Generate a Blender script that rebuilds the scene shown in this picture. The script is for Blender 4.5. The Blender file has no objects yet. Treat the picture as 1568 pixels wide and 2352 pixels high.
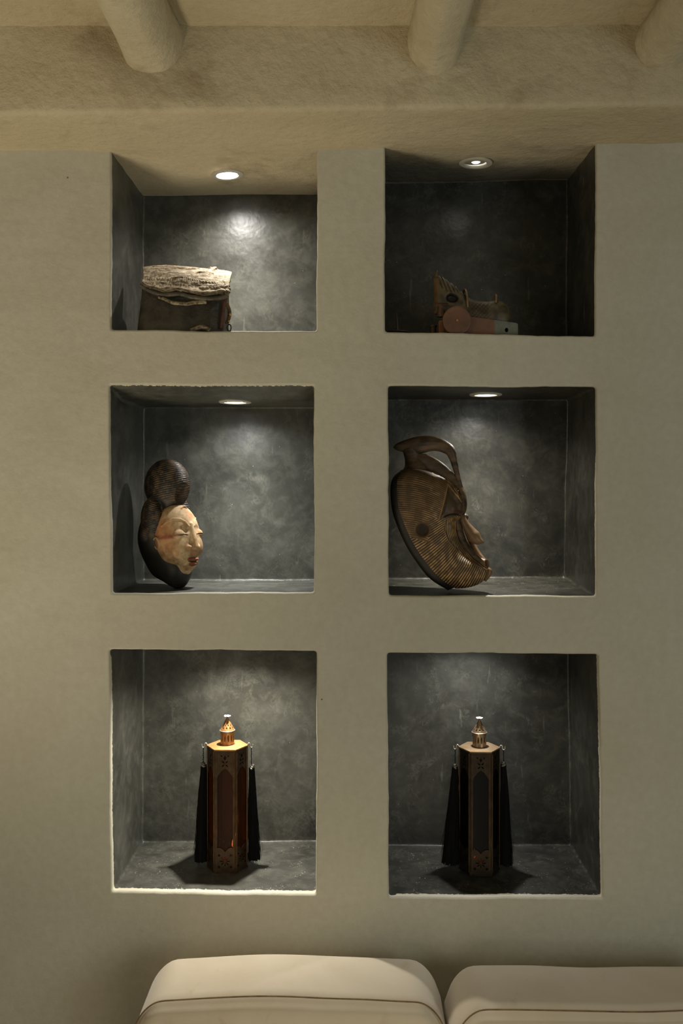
import bpy, bmesh, math, random
import numpy as np
from mathutils import Vector, Matrix, noise as mnoise

# ---------------------------------------------------------------- camera, world, lights, exposure
SC = bpy.context.scene
COL = SC.collection
F, VX, VY = 2089.0, 800.0, 1132.0        # focal length in px, vanishing point of the level camera
CZ, CD = 1.75, 2.0                       # eye height, distance to the niche wall (wall plane is Y = 0)
cam = bpy.data.cameras.new('camera'); camo = bpy.data.objects.new('camera', cam); COL.objects.link(camo)
cam.sensor_fit = 'VERTICAL'; cam.sensor_height = 36.0
ZOOM = (784, 1176, 1.0)                  # centre of view and magnification (1.0 = the photograph)
cam.lens = F / 2352 * 36 * ZOOM[2]
cam.shift_x = (ZOOM[0] - VX) * ZOOM[2] / 2352
cam.shift_y = -(ZOOM[1] - VY) * ZOOM[2] / 2352
camo.location = (0, -CD, CZ); camo.rotation_euler = (math.pi / 2, 0, 0)
cam.clip_start = 0.05
SC.camera = camo
world = bpy.data.worlds.new('world'); SC.world = world; world.use_nodes = True
world.node_tree.nodes['Background'].inputs[0].default_value = (0.75, 0.72, 0.62, 1)
world.node_tree.nodes['Background'].inputs[1].default_value = 0.10
SC.view_settings.view_transform = 'Standard'; SC.view_settings.look = 'None'
SC.view_settings.gamma = 1.0; SC.view_settings.exposure = 0.0

def light(name, kind, loc, energy, color, target=None, **kw):
    l = bpy.data.lights.new(name, kind); l.energy = energy; l.color = color
    for k, v in kw.items(): setattr(l, k, v)
    o = bpy.data.objects.new(name, l); COL.objects.link(o); o.location = loc
    if target is not None:
        o.rotation_euler = (Vector(target) - Vector(loc)).to_track_quat('-Z', 'Y').to_euler()
    return o
light('warm_room_light', 'AREA', (-1.75, -2.0, 1.7), 6.5, (1.0, 0.90, 0.72), (-0.45, 0, 1.95), shape='RECTANGLE', size=0.9, size_y=0.9)
for _x, _y, _e in ((-0.70, -1.45, 22), (0.85, -1.50, 22)):   # added unseen spots overhead, lighting seat and floor for upward bounce
    light('bounce_fill_spot', 'SPOT', (_x, _y, 2.62), _e, (1.0, 0.90, 0.72), (_x, _y + 0.15, 0), spot_size=math.radians(58), spot_blend=0.7, shadow_soft_size=0.03)
light('upward_fill_spot', 'SPOT', (-1.15, -0.95, 0.35), 66, (1.0, 0.88, 0.67), (-0.55, -0.12, 2.5), spot_size=math.radians(62), spot_blend=1.0, shadow_soft_size=0.28)  # added unseen spot, lifts the left wall and the header underside
light('low_front_fill', 'POINT', (-0.05, -0.96, 0.66), 5.2, (1.0, 0.88, 0.68), shadow_soft_size=0.22)  # added unseen point light, brightens the sofa front and lower wall
light('window_daylight', 'AREA', (1.9, -2.6, 1.45), 14, (0.87, 0.98, 0.99), (0.45, 0, 1.7), shape='RECTANGLE', size=1.0, size_y=1.2)

# power of the six niche lamps: (narrow beam W, wide spill W)
LAMPS = {
    1: dict(px=(522, 400), D=2.15, beam=13, spill=6, col=(1.0, 0.97, 0.93), glow=14),
    2: dict(px=(1092, 383), D=2.12, beam=0.45, spill=0.15, col=(1.0, 0.93, 0.80), glow=1.1),
    3: dict(px=(540, 922), D=2.16, beam=12, spill=4, col=(0.96, 0.98, 1.0), glow=12),
    4: dict(px=(1115, 907), D=2.16, beam=11, spill=3.6, col=(1.0, 0.97, 0.90), glow=12),
    5: dict(px=(545, None), D=2.15, beam=8, spill=11, col=(1.0, 0.97, 0.90), glow=12),
    6: dict(px=(1095, None), D=2.17, beam=3, spill=3.5, col=(0.97, 0.98, 1.0), glow=10),
}

def W(px, py, D):
    return Vector(((px - VX) * D / F, D - CD, CZ - (py - VY) * D / F))
def L(c):  # sRGB 0-255 -> linear
    return tuple(((v / 255) / 12.92 if v <= 10 else ((v / 255 + 0.055) / 1.055) ** 2.4) for v in c) + (1,)

# ---------------------------------------------------------------- materials
class NT:
    def __init__(s, name):
        s.m = bpy.data.materials.new(name); s.m.use_nodes = True; s.t = s.m.node_tree
        s.b = s.t.nodes['Principled BSDF']; s.n = s.t.nodes; s.k = s.t.links
    def new(s, typ, ins=None, **props):
        n = s.n.new(typ)
        for k, v in props.items(): setattr(n, k, v)
        for k, v in (ins or {}).items():
            if hasattr(v, 'links') or isinstance(v, bpy.types.NodeSocket): s.k.new(v, n.inputs[k])
            else: n.inputs[k].default_value = v
        return n
    def coord(s): return s.new('ShaderNodeTexCoord').outputs['Object']
    def geo(s): return s.new('ShaderNodeNewGeometry')
    def noise(s, scale, detail=4, rough=0.55, vec=None, dist=0.0):
        n = s.new('ShaderNodeTexNoise', {'Scale': scale, 'Detail': detail, 'Roughness': rough, 'Distortion': dist})
        s.k.new(vec if vec is not None else s.coord(), n.inputs['Vector']); return n.outputs['Fac']
    def vor(s, scale, vec=None, feature='F1'):
        n = s.new('ShaderNodeTexVoronoi', {'Scale': scale}, feature=feature)
        s.k.new(vec if vec is not None else s.coord(), n.inputs['Vector']); return n.outputs['Distance']
    def ramp(s, fac, stops):
        r = s.new('ShaderNodeValToRGB'); s.k.new(fac, r.inputs[0]); e = r.color_ramp.elements
        e[0].position, e[0].color = stops[0][0], stops[0][1]; e[1].position, e[1].color = stops[-1][0], stops[-1][1]
        for p, c in stops[1:-1]: x = e.new(p); x.color = c
        return r.outputs[0]
    def rr(s, fac, a, b, lo=0.0, hi=1.0):
        n = s.new('ShaderNodeMapRange', {0: fac, 1: a, 2: b, 3: lo, 4: hi}); return n.outputs[0]
    def mix(s, fac, a, b, mode='MIX'):
        n = s.new('ShaderNodeMix', data_type='RGBA', blend_type=mode)
        for i, v in ((0, fac), (6, a), (7, b)):
            if isinstance(v, bpy.types.NodeSocket): s.k.new(v, n.inputs[i])
            else: n.inputs[i].default_value = v
        return n.outputs[2]
    def math(s, op, a, b=0.0):
        n = s.new('ShaderNodeMath', operation=op)
        for i, v in ((0, a), (1, b)):
            if isinstance(v, bpy.types.NodeSocket): s.k.new(v, n.inputs[i])
            else: n.inputs[i].default_value = v
        return n.outputs[0]
    def attr(s, name):
        a = s.new('ShaderNodeAttribute', attribute_name=name); return a
    def scalevec(s, v, sc):
        n = s.new('ShaderNodeVectorMath', {0: v, 1: sc}, operation='MULTIPLY'); return n.outputs[0]
    def bump(s, h, strength, dist, prev=None):
        n = s.new('ShaderNodeBump', {'Height': h, 'Strength': strength, 'Distance': dist})
        if prev is not None: s.k.new(prev, n.inputs['Normal'])
        return n.outputs[0]
    def out(s, color=None, rough=None, normal=None, metal=None, spec=None):
        for k, v in (('Base Color', color), ('Roughness', rough), ('Normal', normal), ('Metallic', metal), ('Specular IOR Level', spec)):
            if v is None: continue
            if isinstance(v, bpy.types.NodeSocket): s.k.new(v, s.b.inputs[k])
            else: s.b.inputs[k].default_value = v
        return s.m

def plaster(name, c1, c2, bumpk=1.0, pits=0.0):
    t = NT(name); v = t.coord()
    big = t.noise(2.2, 5, 0.6, v); fine = t.noise(60, 4, 0.6, v)
    col = t.mix(t.rr(big, 0.35, 0.68), c1, c2)
    col = t.mix(t.rr(fine, 0.3, 0.75, 0.0, 0.16), col, L((120, 105, 78)))
    sp = t.vor(9.0, v); col = t.mix(t.rr(sp, 0.012, 0.022, 0.75, 0.0), col, L((50, 40, 28)))
    h1 = t.noise(9, 5, 0.55, v); h2 = t.noise(190, 3, 0.6, v)
    n = t.bump(h1, 0.35 * bumpk, 0.02); n = t.bump(h2, 0.22 * bumpk, 0.002, n)
    if pits:
        pv = t.vor(75, t.scalevec(v, (1, 1, 1.5))); g = t.noise(14, 4, 0.6, v)
        pm = t.math('MULTIPLY', t.rr(pv, 0.04, 0.22, 1, 0), t.rr(g, 0.55, 0.7))
        n = t.bump(pm, -0.6 * pits, 0.004, n)
        col = t.mix(t.math('MULTIPLY', pm, 0.35), col, L((80, 66, 45)))
        lump = t.noise(38, 5, 0.65, v); n = t.bump(lump, 0.8 * pits, 0.008, n)
        gr = t.noise(120, 4, 0.7, v); n = t.bump(gr, 0.5 * pits, 0.003, n)
        st = t.noise(4.5, 5, 0.65, v, 0.5); col = t.mix(t.rr(st, 0.56, 0.74, 0, 0.5), col, L((128, 106, 74)))
    return t.out(col, 0.88, n, spec=0.25)

M = {}
M['wall'] = plaster('wall_plaster', L((198, 193, 174)), L((190, 183, 162)), 1.0)
def header_plaster():
    m = plaster('header_plaster', L((206, 193, 162)), L((194, 180, 148)), 1.0, 0.8)
    # dark grey wash over the recess of the right top niche (vertex attribute "wash")
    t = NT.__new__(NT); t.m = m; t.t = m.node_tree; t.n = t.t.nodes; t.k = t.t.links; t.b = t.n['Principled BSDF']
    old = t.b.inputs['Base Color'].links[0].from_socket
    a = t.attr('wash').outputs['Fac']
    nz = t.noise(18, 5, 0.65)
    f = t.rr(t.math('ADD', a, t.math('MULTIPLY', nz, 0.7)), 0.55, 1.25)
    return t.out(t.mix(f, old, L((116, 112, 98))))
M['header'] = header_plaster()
M['log'] = plaster('whitewashed_log', L((210, 200, 172)), L((196, 184, 154)), 1.2, 0.8)

def niche_mat(name, base, light_, dark):
    t = NT(name); v = t.coord()
    a = t.new('ShaderNodeSeparateColor', {0: t.attr('masks').outputs['Color']})
    wear, dust, lip = a.outputs[0], a.outputs[1], a.outputs[2]
    big = t.noise(7, 6, 0.62, v, 0.6); mid = t.noise(30, 6, 0.7, v, 0.4)
    col = t.mix(t.rr(big, 0.3, 0.72), dark, base)
    col = t.mix(t.rr(mid, 0.45, 0.75, 0, 0.55), col, light_)
    # cloudy blotches with curly outlines
    cl = t.noise(9, 3, 0.5, v, 2.2); cr = t.noise(26, 4, 0.6, v, 3.0)
    band = t.math('MULTIPLY', t.rr(cl, 0.54, 0.62), t.rr(t.math('ABSOLUTE', t.math('SUBTRACT', cr, 0.5)), 0.0, 0.06, 1, 0))
    col = t.mix(t.math('MULTIPLY', band, 0.16), col, L((150, 148, 130)))
    # scratches and brush marks
    sv = t.scalevec(v, (60, 60, 9)); sc = t.noise(1.0, 3, 0.6, sv)
    col = t.mix(t.rr(sc, 0.66, 0.80, 0, 0.35), col, L((170, 166, 148)))
    # lighter lines along the inner corners
    wn = t.noise(45, 4, 0.7, v)
    wf = t.rr(t.math('ADD', wear, t.math('MULTIPLY', wn, 0.9)), 1.05, 1.55, 0, 0.75)
    col = t.mix(wf, col, L((168, 162, 136)))
    # plaster dust on the shelf and specks on the walls
    dv = t.vor(170, v); dn = t.noise(22, 4, 0.6, v)
    df = t.math('MULTIPLY', t.math('MULTIPLY', t.rr(dv, 0.10, 0.2, 1, 0), t.rr(dn, 0.5, 0.64)), dust)
    col = t.mix(df, col, L((225, 220, 200)))
    d2 = t.vor(34, v); col = t.mix(t.rr(d2, 0.02, 0.035, 0.7, 0), col, L((200, 195, 175)))
    # the dark wash stops unevenly just inside the lip
    ln = t.noise(120, 4, 0.7, v)
    lf = t.rr(t.math('ADD', lip, t.math('MULTIPLY', t.math('SUBTRACT', ln, 0.5), 1.1)), 0.46, 0.54)
    col = t.mix(lf, col, L((216, 208, 184)))
    rough = t.math('ADD', t.rr(big, 0.3, 0.75, 0.30, 0.46), t.math('MULTIPLY', lf, 0.4))
    n = t.bump(t.noise(11, 4, 0.55, v), 0.3, 0.012); n = t.bump(mid, 0.15, 0.003, n)
    return t.out(col, rough, n, spec=0.5)
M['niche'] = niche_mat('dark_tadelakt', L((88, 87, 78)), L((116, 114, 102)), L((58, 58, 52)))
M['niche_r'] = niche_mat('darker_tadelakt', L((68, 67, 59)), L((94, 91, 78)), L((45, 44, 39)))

def simple(name, c, rough=0.6, metal=0.0, c2=None, scale=30, bump=0.2, dist=0.001, spec=0.5, aniso=None):
    t = NT(name); v = t.coord()
    if aniso: v = t.scalevec(v, aniso)
    n = t.noise(scale, 5, 0.6, v)
    col = t.mix(t.rr(n, 0.32, 0.7), L(c), L(c2)) if c2 else L(c)
    return t.out(col, rough, t.bump(n, bump, dist), metal, spec)
def emis(name, c, s):
    t = NT(name); t.b.inputs['Emission Color'].default_value = c; t.b.inputs['Emission Strength'].default_value = s
    return t.out((0.8, 0.8, 0.8, 1), 0.3)

# ---------------------------------------------------------------- object helpers
def mesh_obj(name, verts, faces, mat, parent=None, smooth=True, attrs=None):
    me = bpy.data.meshes.new(name)
    me.from_pydata([tuple(v) for v in verts], [], [tuple(f) for f in faces]); me.validate()
    if smooth: me.polygons.foreach_set('use_smooth', [True] * len(me.polygons))
    if attrs:
        for k, arr in attrs.items():
            arr = np.asarray(arr, dtype=np.float32)
            if arr.ndim == 1:
                a = me.attributes.new(k, 'FLOAT', 'POINT'); a.data.foreach_set('value', arr)
            else:
                a = me.color_attributes.new(k, 'FLOAT_COLOR', 'POINT'); a.data.foreach_set('color', arr.ravel())
    if mat: me.materials.append(mat)
    o = bpy.data.objects.new(name, me); COL.objects.link(o)
    if parent is not None: o.parent = parent
    return o
def bm_obj(name, bm, mat, parent=None, smooth=False, auto=None):
    bmesh.ops.recalc_face_normals(bm, faces=bm.faces[:])
    me = bpy.data.meshes.new(name); bm.to_mesh(me); bm.free()
    if smooth: me.polygons.foreach_set('use_smooth', [True] * len(me.polygons))
    if auto is not None:
        me.polygons.foreach_set('use_smooth', [True] * len(me.polygons)); me.set_sharp_from_angle(angle=math.radians(auto))
    if mat: me.materials.append(mat)
    o = bpy.data.objects.new(name, me); COL.objects.link(o)
    if parent is not None: o.parent = parent
    return o
def empty(name, loc):
    o = bpy.data.objects.new(name, None); COL.objects.link(o); o.location = loc; o.empty_display_size = 0.02
    return o
def tag(o, label=None, cat=None, group=None, kind=None):
    for k, v in (('label', label), ('category', cat), ('group', group), ('kind', kind)):
        if v: o[k] = v
    return o
def smooth01(a, b, x):
    t = np.clip((x - a) / (b - a), 0, 1); return t * t * (3 - 2 * t)

class MB:
    """collects rings, boxes and tubes into one mesh"""
    def __init__(s): s.v = []; s.f = []
    def grid(s, P, close_u=False, close_v=False):
        nu, nv = len(P), len(P[0]); b = len(s.v)
        for r in P: s.v.extend(r)
        for i in range(nu if close_u else nu - 1):
            for j in range(nv if close_v else nv - 1):
                i2, j2 = (i + 1) % nu, (j + 1) % nv
                s.f.append((b + i * nv + j, b + i2 * nv + j, b + i2 * nv + j2, b + i * nv + j2))
        return b
    def lathe(s, prof, c=(0, 0, 0), n=24, axis=None, cap=True):
        c = Vector(c); az = Vector(axis if axis is not None else (0, 0, 1)).normalized(); ax = az.orthogonal().normalized(); ay = az.cross(ax)
        P = [[c + az * z + (ax * math.cos(2 * math.pi * j / n) + ay * math.sin(2 * math.pi * j / n)) * r for j in range(n)] for r, z in prof]
        b = s.grid(P, close_v=True)
        if cap:
            s.f.append(tuple(b + j for j in range(n))[::-1]); s.f.append(tuple(b + (len(prof) - 1) * n + j for j in range(n)))
    def sweep(s, pts, rad, n=12, rad2=None, side=None, cap=True):
        """elliptic tube: rad in the plane of the path, rad2 along `side`"""
        pts = [Vector(p) for p in pts]; m = len(pts)
        if not hasattr(rad, '__len__'): rad = [rad] * m
        rad2 = rad2 or rad
        if not hasattr(rad2, '__len__'): rad2 = [rad2] * m
        P = []; prev = None
        for i, p in enumerate(pts):
            t = (pts[min(i + 1, m - 1)] - pts[max(i - 1, 0)]).normalized()
            if side is not None: sd = Vector(side); sd = (sd - t * sd.dot(t)).normalized()
            else:
                sd = prev if prev is not None else t.orthogonal().normalized(); sd = (sd - t * sd.dot(t)).normalized()
            prev = sd; up = t.cross(sd)
            P.append([p + up * (rad[i] * math.cos(2 * math.pi * j / n)) + sd * (rad2[i] * math.sin(2 * math.pi * j / n)) for j in range(n)])
        b = s.grid(P, close_v=True)
        if cap:
            s.f.append(tuple(b + j for j in range(n))[::-1]); s.f.append(tuple(b + (m - 1) * n + j for j in range(n)))
    def box(s, c, h, rot=None):
        b = len(s.v); c = Vector(c)
        for sx in (-1, 1):
            for sy in (-1, 1):
                for sz in (-1, 1):
                    v = Vector((sx * h[0], sy * h[1], sz * h[2])); s.v.append(c + (rot @ v if rot else v))
        for q in ((0, 1, 3, 2), (4, 6, 7, 5), (0, 4, 5, 1), (2, 3, 7, 6), (0, 2, 6, 4), (1, 5, 7, 3)): s.f.append(tuple(b + k for k in q))
    def build(s, name, mat, parent=None, auto=40, bevel=0):
        bm = bmesh.new(); vs = [bm.verts.new(v) for v in s.v]
        for f in s.f:
            try: bm.faces.new([vs[k] for k in f])
            except ValueError: pass
        o = bm_obj(name, bm, mat, parent, auto=auto)
        if bevel:
            m = o.modifiers.new('bevel', 'BEVEL'); m.width = bevel; m.segments = 2; m.limit_method = 'ANGLE'
        return o
def catmull(pts, n):
    """resample a polyline (tuples of any length) to n smooth points"""
    P = np.array(pts, float); m = len(P); out = []
    for k in range(n):
        u = k / (n - 1) * (m - 1); i = min(int(u), m - 2); t = u - i
        p0 = P[i - 1] if i > 0 else 2 * P[0] - P[1]; p1 = P[i]; p2 = P[i + 1]; p3 = P[i + 2] if i + 2 < m else 2 * P[-1] - P[-2]
        out.append(0.5 * (2 * p1 + (p2 - p0) * t + (2 * p0 - 5 * p1 + 4 * p2 - p3) * t * t + (3 * p1 - p0 - 3 * p2 + p3) * t ** 3))
    return np.array(out)

def vnoise(P, scale, seed=0.0):
    """vectorised value noise, P (N,3)"""
    Q = P * scale + seed; i = np.floor(Q).astype(np.int64); f = Q - i; f = f * f * (3 - 2 * f); out = 0
    for dx in (0, 1):
        for dy in (0, 1):
            for dz in (0, 1):
                h = ((i[:, 0] + dx) * 73856093) ^ ((i[:, 1] + dy) * 19349663) ^ ((i[:, 2] + dz) * 83492791)
                h = ((h ^ (h >> 13)) * 1274126177) & 0x7fffffff
                r = (h % 10007) / 10007.0
                w = (f[:, 0] if dx else 1 - f[:, 0]) * (f[:, 1] if dy else 1 - f[:, 1]) * (f[:, 2] if dz else 1 - f[:, 2])
                out = out + w * r
    return out

def surface_nets(G, origin, h):
    """numpy surface nets; G < 0 is inside"""
    s = G < 0
    nx, ny, nz = G.shape
    corners = [(a, b, c) for a in (0, 1) for b in (0, 1) for c in (0, 1)]
    def sl(a, b, c): return (slice(a, nx - 1 + a), slice(b, ny - 1 + b), slice(c, nz - 1 + c))
    cnt = sum(s[sl(*c)].astype(np.int8) for c in corners); act = (cnt > 0) & (cnt < 8)
    idx = np.argwhere(act); vid = -np.ones(act.shape, np.int64); vid[act] = np.arange(len(idx))
    V = np.zeros((len(idx), 3)); N = np.zeros(len(idx))
    for a in corners:
        for ax in range(3):
            if a[ax]: continue
            b = list(a); b[ax] = 1
            ga = G[tuple((idx + a).T)]; gb = G[tuple((idx + b).T)]
            cr = (ga < 0) != (gb < 0)
            t = np.where(cr, ga / np.where(cr, ga - gb, 1), 0)
            p = np.array(a, float)[None, :].repeat(len(idx), 0); p[:, ax] += t
            V += p * cr[:, None]; N += cr
    V = (V / N[:, None] + idx) * h + np.array(origin)
    faces = []
    for ax in range(3):
        u, w = (ax + 1) % 3, (ax + 2) % 3
        a0 = [slice(None)] * 3; a1 = [slice(None)] * 3
        a0[ax] = slice(0, -1); a1[ax] = slice(1, None)
        for q in (u, w): a0[q] = slice(1, -1); a1[q] = slice(1, -1)
        s0 = s[tuple(a0)]; s1 = s[tuple(a1)]
        e = np.argwhere(s0 != s1); fl = s0[tuple(e.T)]
        base = e.copy(); base[:, u] += 1; base[:, w] += 1
        def cell(du, dw):
            c = base.copy(); c[:, u] += du; c[:, w] += dw; return vid[tuple(c.T)]
        q = np.stack([cell(-1, -1), cell(0, -1), cell(0, 0), cell(-1, 0)], 1)
        q[~fl] = q[~fl][:, ::-1]; faces.append(q)
    return V, np.concatenate(faces)
def vertex_normals(V, Fc):
    n = np.cross(V[Fc[:, 2]] - V[Fc[:, 0]], V[Fc[:, 3]] - V[Fc[:, 1]]); N = np.zeros_like(V)
    for k in range(4): np.add.at(N, Fc[:, k], n)
    return N / (np.linalg.norm(N, axis=1, keepdims=True) + 1e-12)
def ell(P, c, r):
    q = (P - np.array(c)); k0 = np.linalg.norm(q / np.array(r), axis=-1); k1 = np.linalg.norm(q / np.array(r) ** 2, axis=-1)
    return k0 * (k0 - 1) / (k1 + 1e-9)
def cap_(P, a, b, ra, rb):
    a, b = np.array(a, float), np.array(b, float); ab = b - a
    t = np.clip(((P - a) @ ab) / (ab @ ab), 0, 1)
    return np.linalg.norm(P - a - t[..., None] * ab, axis=-1) - (ra + (rb - ra) * t)
def smin(a, b, k):
    h = np.clip(0.5 + 0.5 * (b - a) / k, 0, 1); return b + (a - b) * h - k * h * (1 - h)
def smax(a, b, k): return -smin(-a, -b, k)
def sdf_grid(lo, hi, h):
    ax = [np.arange(lo[i], hi[i] + h, h) for i in range(3)]
    return np.stack(np.meshgrid(*ax, indexing='ij'), -1)

# ================================================================ SETTING
ZT = lambda x: 0.7535 + 0.018 * float(smooth01(-0.1, 0.75, np.array(x)))   # header underside at the wall, above eye level

def outline(TL, TR, BR, BL, r, seed, wob, nseg=30, nc=4):
    """closed outline (x, z) with rounded, slightly uneven sides; flags corner verts"""
    cs = [Vector(p) for p in (TL, TR, BR, BL)]; pts = []; rnd = random.Random(seed)
    ph = [rnd.uniform(0, 6.28) for _ in range(16)]; am = [rnd.uniform(0.4, 1.0) for _ in range(16)]
    for k in range(4):
        a, b, c = cs[k - 1], cs[k], cs[(k + 1) % 4]
        u = (a - b).normalized(); w = (c - b).normalized()
        p1, p2 = b + u * r, b + w * r
        for j in range(nc + 1):
            t = j / nc; pts.append((((1 - t) ** 2) * p1 + 2 * t * (1 - t) * b + t * t * p2, 1.0 if 0 < j < nc else 0.3))
        q = c - w * r; nrm = Vector((-w.y, w.x))
        for j in range(1, nseg):
            t = j / nseg; env = math.sin(math.pi * t)
            d = wob * env * (am[k] * math.sin(3.1 * t * 2 + ph[k]) + 0.5 * am[k + 4] * math.sin(9 * t * 2 + ph[k + 4]) + 0.22 * math.sin(31 * t * 2 + ph[k + 8]))
            d += wob * 0.3 * (rnd.random() - 0.5)
            pts.append((p2 + (q - p2) * t + nrm * d, 0.0))
    return pts
def px2xz(p, D): w = W(p[0], p[1], D); return (w.x, w.z)

NICHES = {   # front corners in the wall plane, back corners in the back plane
    1: dict(f=[(255, 300), (727, 300), (727, 760), (254, 757)], b=[(328, 400), (735, 400), (733, 800), (328, 800)], mat='niche'),
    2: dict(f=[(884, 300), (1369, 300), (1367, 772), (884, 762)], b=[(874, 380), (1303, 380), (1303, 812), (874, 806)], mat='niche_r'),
    3: dict(f=[(251, 884), (721, 885), (721, 1361), (257, 1363)], b=[(328, 935), (735, 935), (733, 1333), (328, 1333)], mat='niche'),
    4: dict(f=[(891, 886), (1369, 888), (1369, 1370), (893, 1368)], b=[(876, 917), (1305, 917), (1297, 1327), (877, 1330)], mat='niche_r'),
    5: dict(f=[(251, 1492), (727, 1496), (725, 2055), (257, 2048)], b=[(328, 1446), (736, 1448), (734, 1932), (325, 1935)], mat='niche'),
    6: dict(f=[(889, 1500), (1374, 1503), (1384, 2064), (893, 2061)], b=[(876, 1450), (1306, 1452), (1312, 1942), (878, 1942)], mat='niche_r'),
}
DB = 2.298; DEPTH = 0.298
wall_loops = []
wallv, wallf = [], []
niche_objs = []
for k, nd in NICHES.items():
    fo = outline(*[px2xz(p, CD) for p in nd['f']], r=0.007, seed=k, wob=0.0016)
    bo = outline(*[px2xz(p, DB) for p in nd['b']], r=0.008, seed=k + 50, wob=0.0012)
    n = len(fo)
    cf = sum((p for p, _ in fo), Vector((0, 0))) / n
    def grow(pts, d, c=cf):
        out = []
        for p, _ in pts:
            q = p - c; out.append(Vector((p.x + max(-1, min(1, q.x / 0.05)) * d, p.y + max(-1, min(1, q.y / 0.05)) * d)))
        return out
    # rounded lip belongs to the wall: from a slightly larger loop in the wall plane into the hole
    rings = [[(p.x, 0.0, p.y) for p in grow(fo, 0.0045)], [(p.x, 0.0010, p.y) for p in grow(fo, 0.0020)],
             [(p.x, 0.0030, p.y) for p in grow(fo, 0.0006)], [(p.x, 0.0060, p.y) for p, _ in fo]]
    b0 = len(wallv)
    for r in rings: wallv.extend(r)
    for i in range(3):
        for j in range(n):
            j2 = (j + 1) % n; wallf.append((b0 + i * n + j, b0 + i * n + j2, b0 + (i + 1) * n + j2, b0 + (i + 1) * n + j))
    wall_loops.append(list(range(b0, b0 + n)))
    # niche lining
    T = [0.0, 0.010, 0.022, 0.05, 0.15, 0.3, 0.45, 0.6, 0.75, 0.88, 0.97, 0.99]
    LIP = [1.0, 0.65, 0.0, 0, 0, 0, 0, 0, 0, 0, 0, 0]
    V, A, Fc = [], [], []
    for ti, t in enumerate(T):
        for j in range(n):
            pf, cfl = fo[j]; pb, _ = bo[j]
            x = pf.x + (pb.x - pf.x) * t; z = pf.y + (pb.y - pf.y) * (min(1, t / 0.3) ** 0.7 if (k == 3 and j // 34 == 0) else t)
            if t > 0.06: x += 0.0008 * math.sin(t * 17 + j * 0.3 + k); z += 0.0008 * math.sin(t * 13 + j * 0.21 + k * 2)
            V.append((x, 0.006 + (DEPTH - 0.006) * t, z))
            side = j / n
            nc_, ns_ = 5, 29; per = nc_ + ns_
            sd = j // per   # 0: top, 1: right, 2: bottom, 3: left
            floor = 1.0 if sd == 2 and (j % per) >= 2 else 0.0
            wear = (cfl if cfl > 0.5 else 0) * 0.6 if t > 0.03 else 0.0
            if t >= 0.99: wear = 0.35
            A.append((wear, floor, (LIP if k < 5 or sd == 0 or (k, sd) in ((5, 1), (6, 3)) else [1, 1, 0.8, 0.3, 0, 0, 0, 0, 0, 0, 0, 0])[ti] * (1.25 if sd == 2 else (1.0 if sd in (1, 3) else 0.55)), 1))
    cb = sum((p for p, _ in bo), Vector((0, 0))) / n
    for dd, yy, ww in ((0.002, 0.9985, 0.72), (0.006, 1.0, 0.2), (0.014, 1.0, 0.0)):
        sh = grow(bo, -dd, cb)
        for j in range(n): V.append((sh[j].x, 0.006 + (DEPTH - 0.006) * yy, sh[j].y)); A.append((ww, 0.0, 0, 1))
    nr = len(T) + 3
    for i in range(nr - 1):
        for j in range(n):
            j2 = (j + 1) % n; Fc.append((i * n + j, i * n + j2, (i + 1) * n + j2, (i + 1) * n + j))
    last = V[(nr - 1) * n: nr * n]
    for sc_ in (0.85, 0.65, 0.4, 0.2):
        for q in last: V.append((cb.x + (q[0] - cb.x) * sc_, q[1], cb.y + (q[2] - cb.y) * sc_)); A.append((0, 0, 0, 1))
    for i in range(nr - 1, nr + 3):
        for j in range(n):
            j2 = (j + 1) % n; Fc.append((i * n + j, i * n + j2, (i + 1) * n + j2, (i + 1) * n + j))
    V.append((cb.x, last[0][1], cb.y)); A.append((0, 0, 0, 1))
    for j in range(n): Fc.append(((nr + 3) * n + j, (nr + 3) * n + (j + 1) % n, (nr + 4) * n))
    niche_objs.append((k, V, Fc, A, M[nd['mat']]))

bm = bmesh.new()
XL, XR, ZB, ZTOP = -2.4, 2.4, 0.0, CZ + 0.86
vs = [bm.verts.new(v) for v in wallv]
for f in wallf: bm.faces.new([vs[i] for i in f])
outer = [bm.verts.new(p) for p in ((XL, 0, ZB), (XR, 0, ZB), (XR, 0, ZTOP), (XL, 0, ZTOP))]
edges = [bm.edges.new((outer[i], outer[(i + 1) % 4])) for i in range(4)]
for lp in wall_loops:
    for i in range(len(lp)): edges.append(bm.edges.get((vs[lp[i]], vs[lp[(i + 1) % len(lp)]])))
bmesh.ops.triangle_fill(bm, use_beauty=True, use_dissolve=False, edges=edges)
for f in bm.faces: f.smooth = abs(f.normal.y) < 0.999
wall = bm_obj('wall_back', bm, M['wall'])
wall.data.polygons.foreach_set('use_smooth', [abs(p.normal.y) < 0.9999 for p in wall.data.polygons])
tag(wall, kind='structure')
for k, V, Fc, A, m in niche_objs:
    mesh_obj('niche', V, Fc, m, wall, True, {'masks': A})

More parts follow.
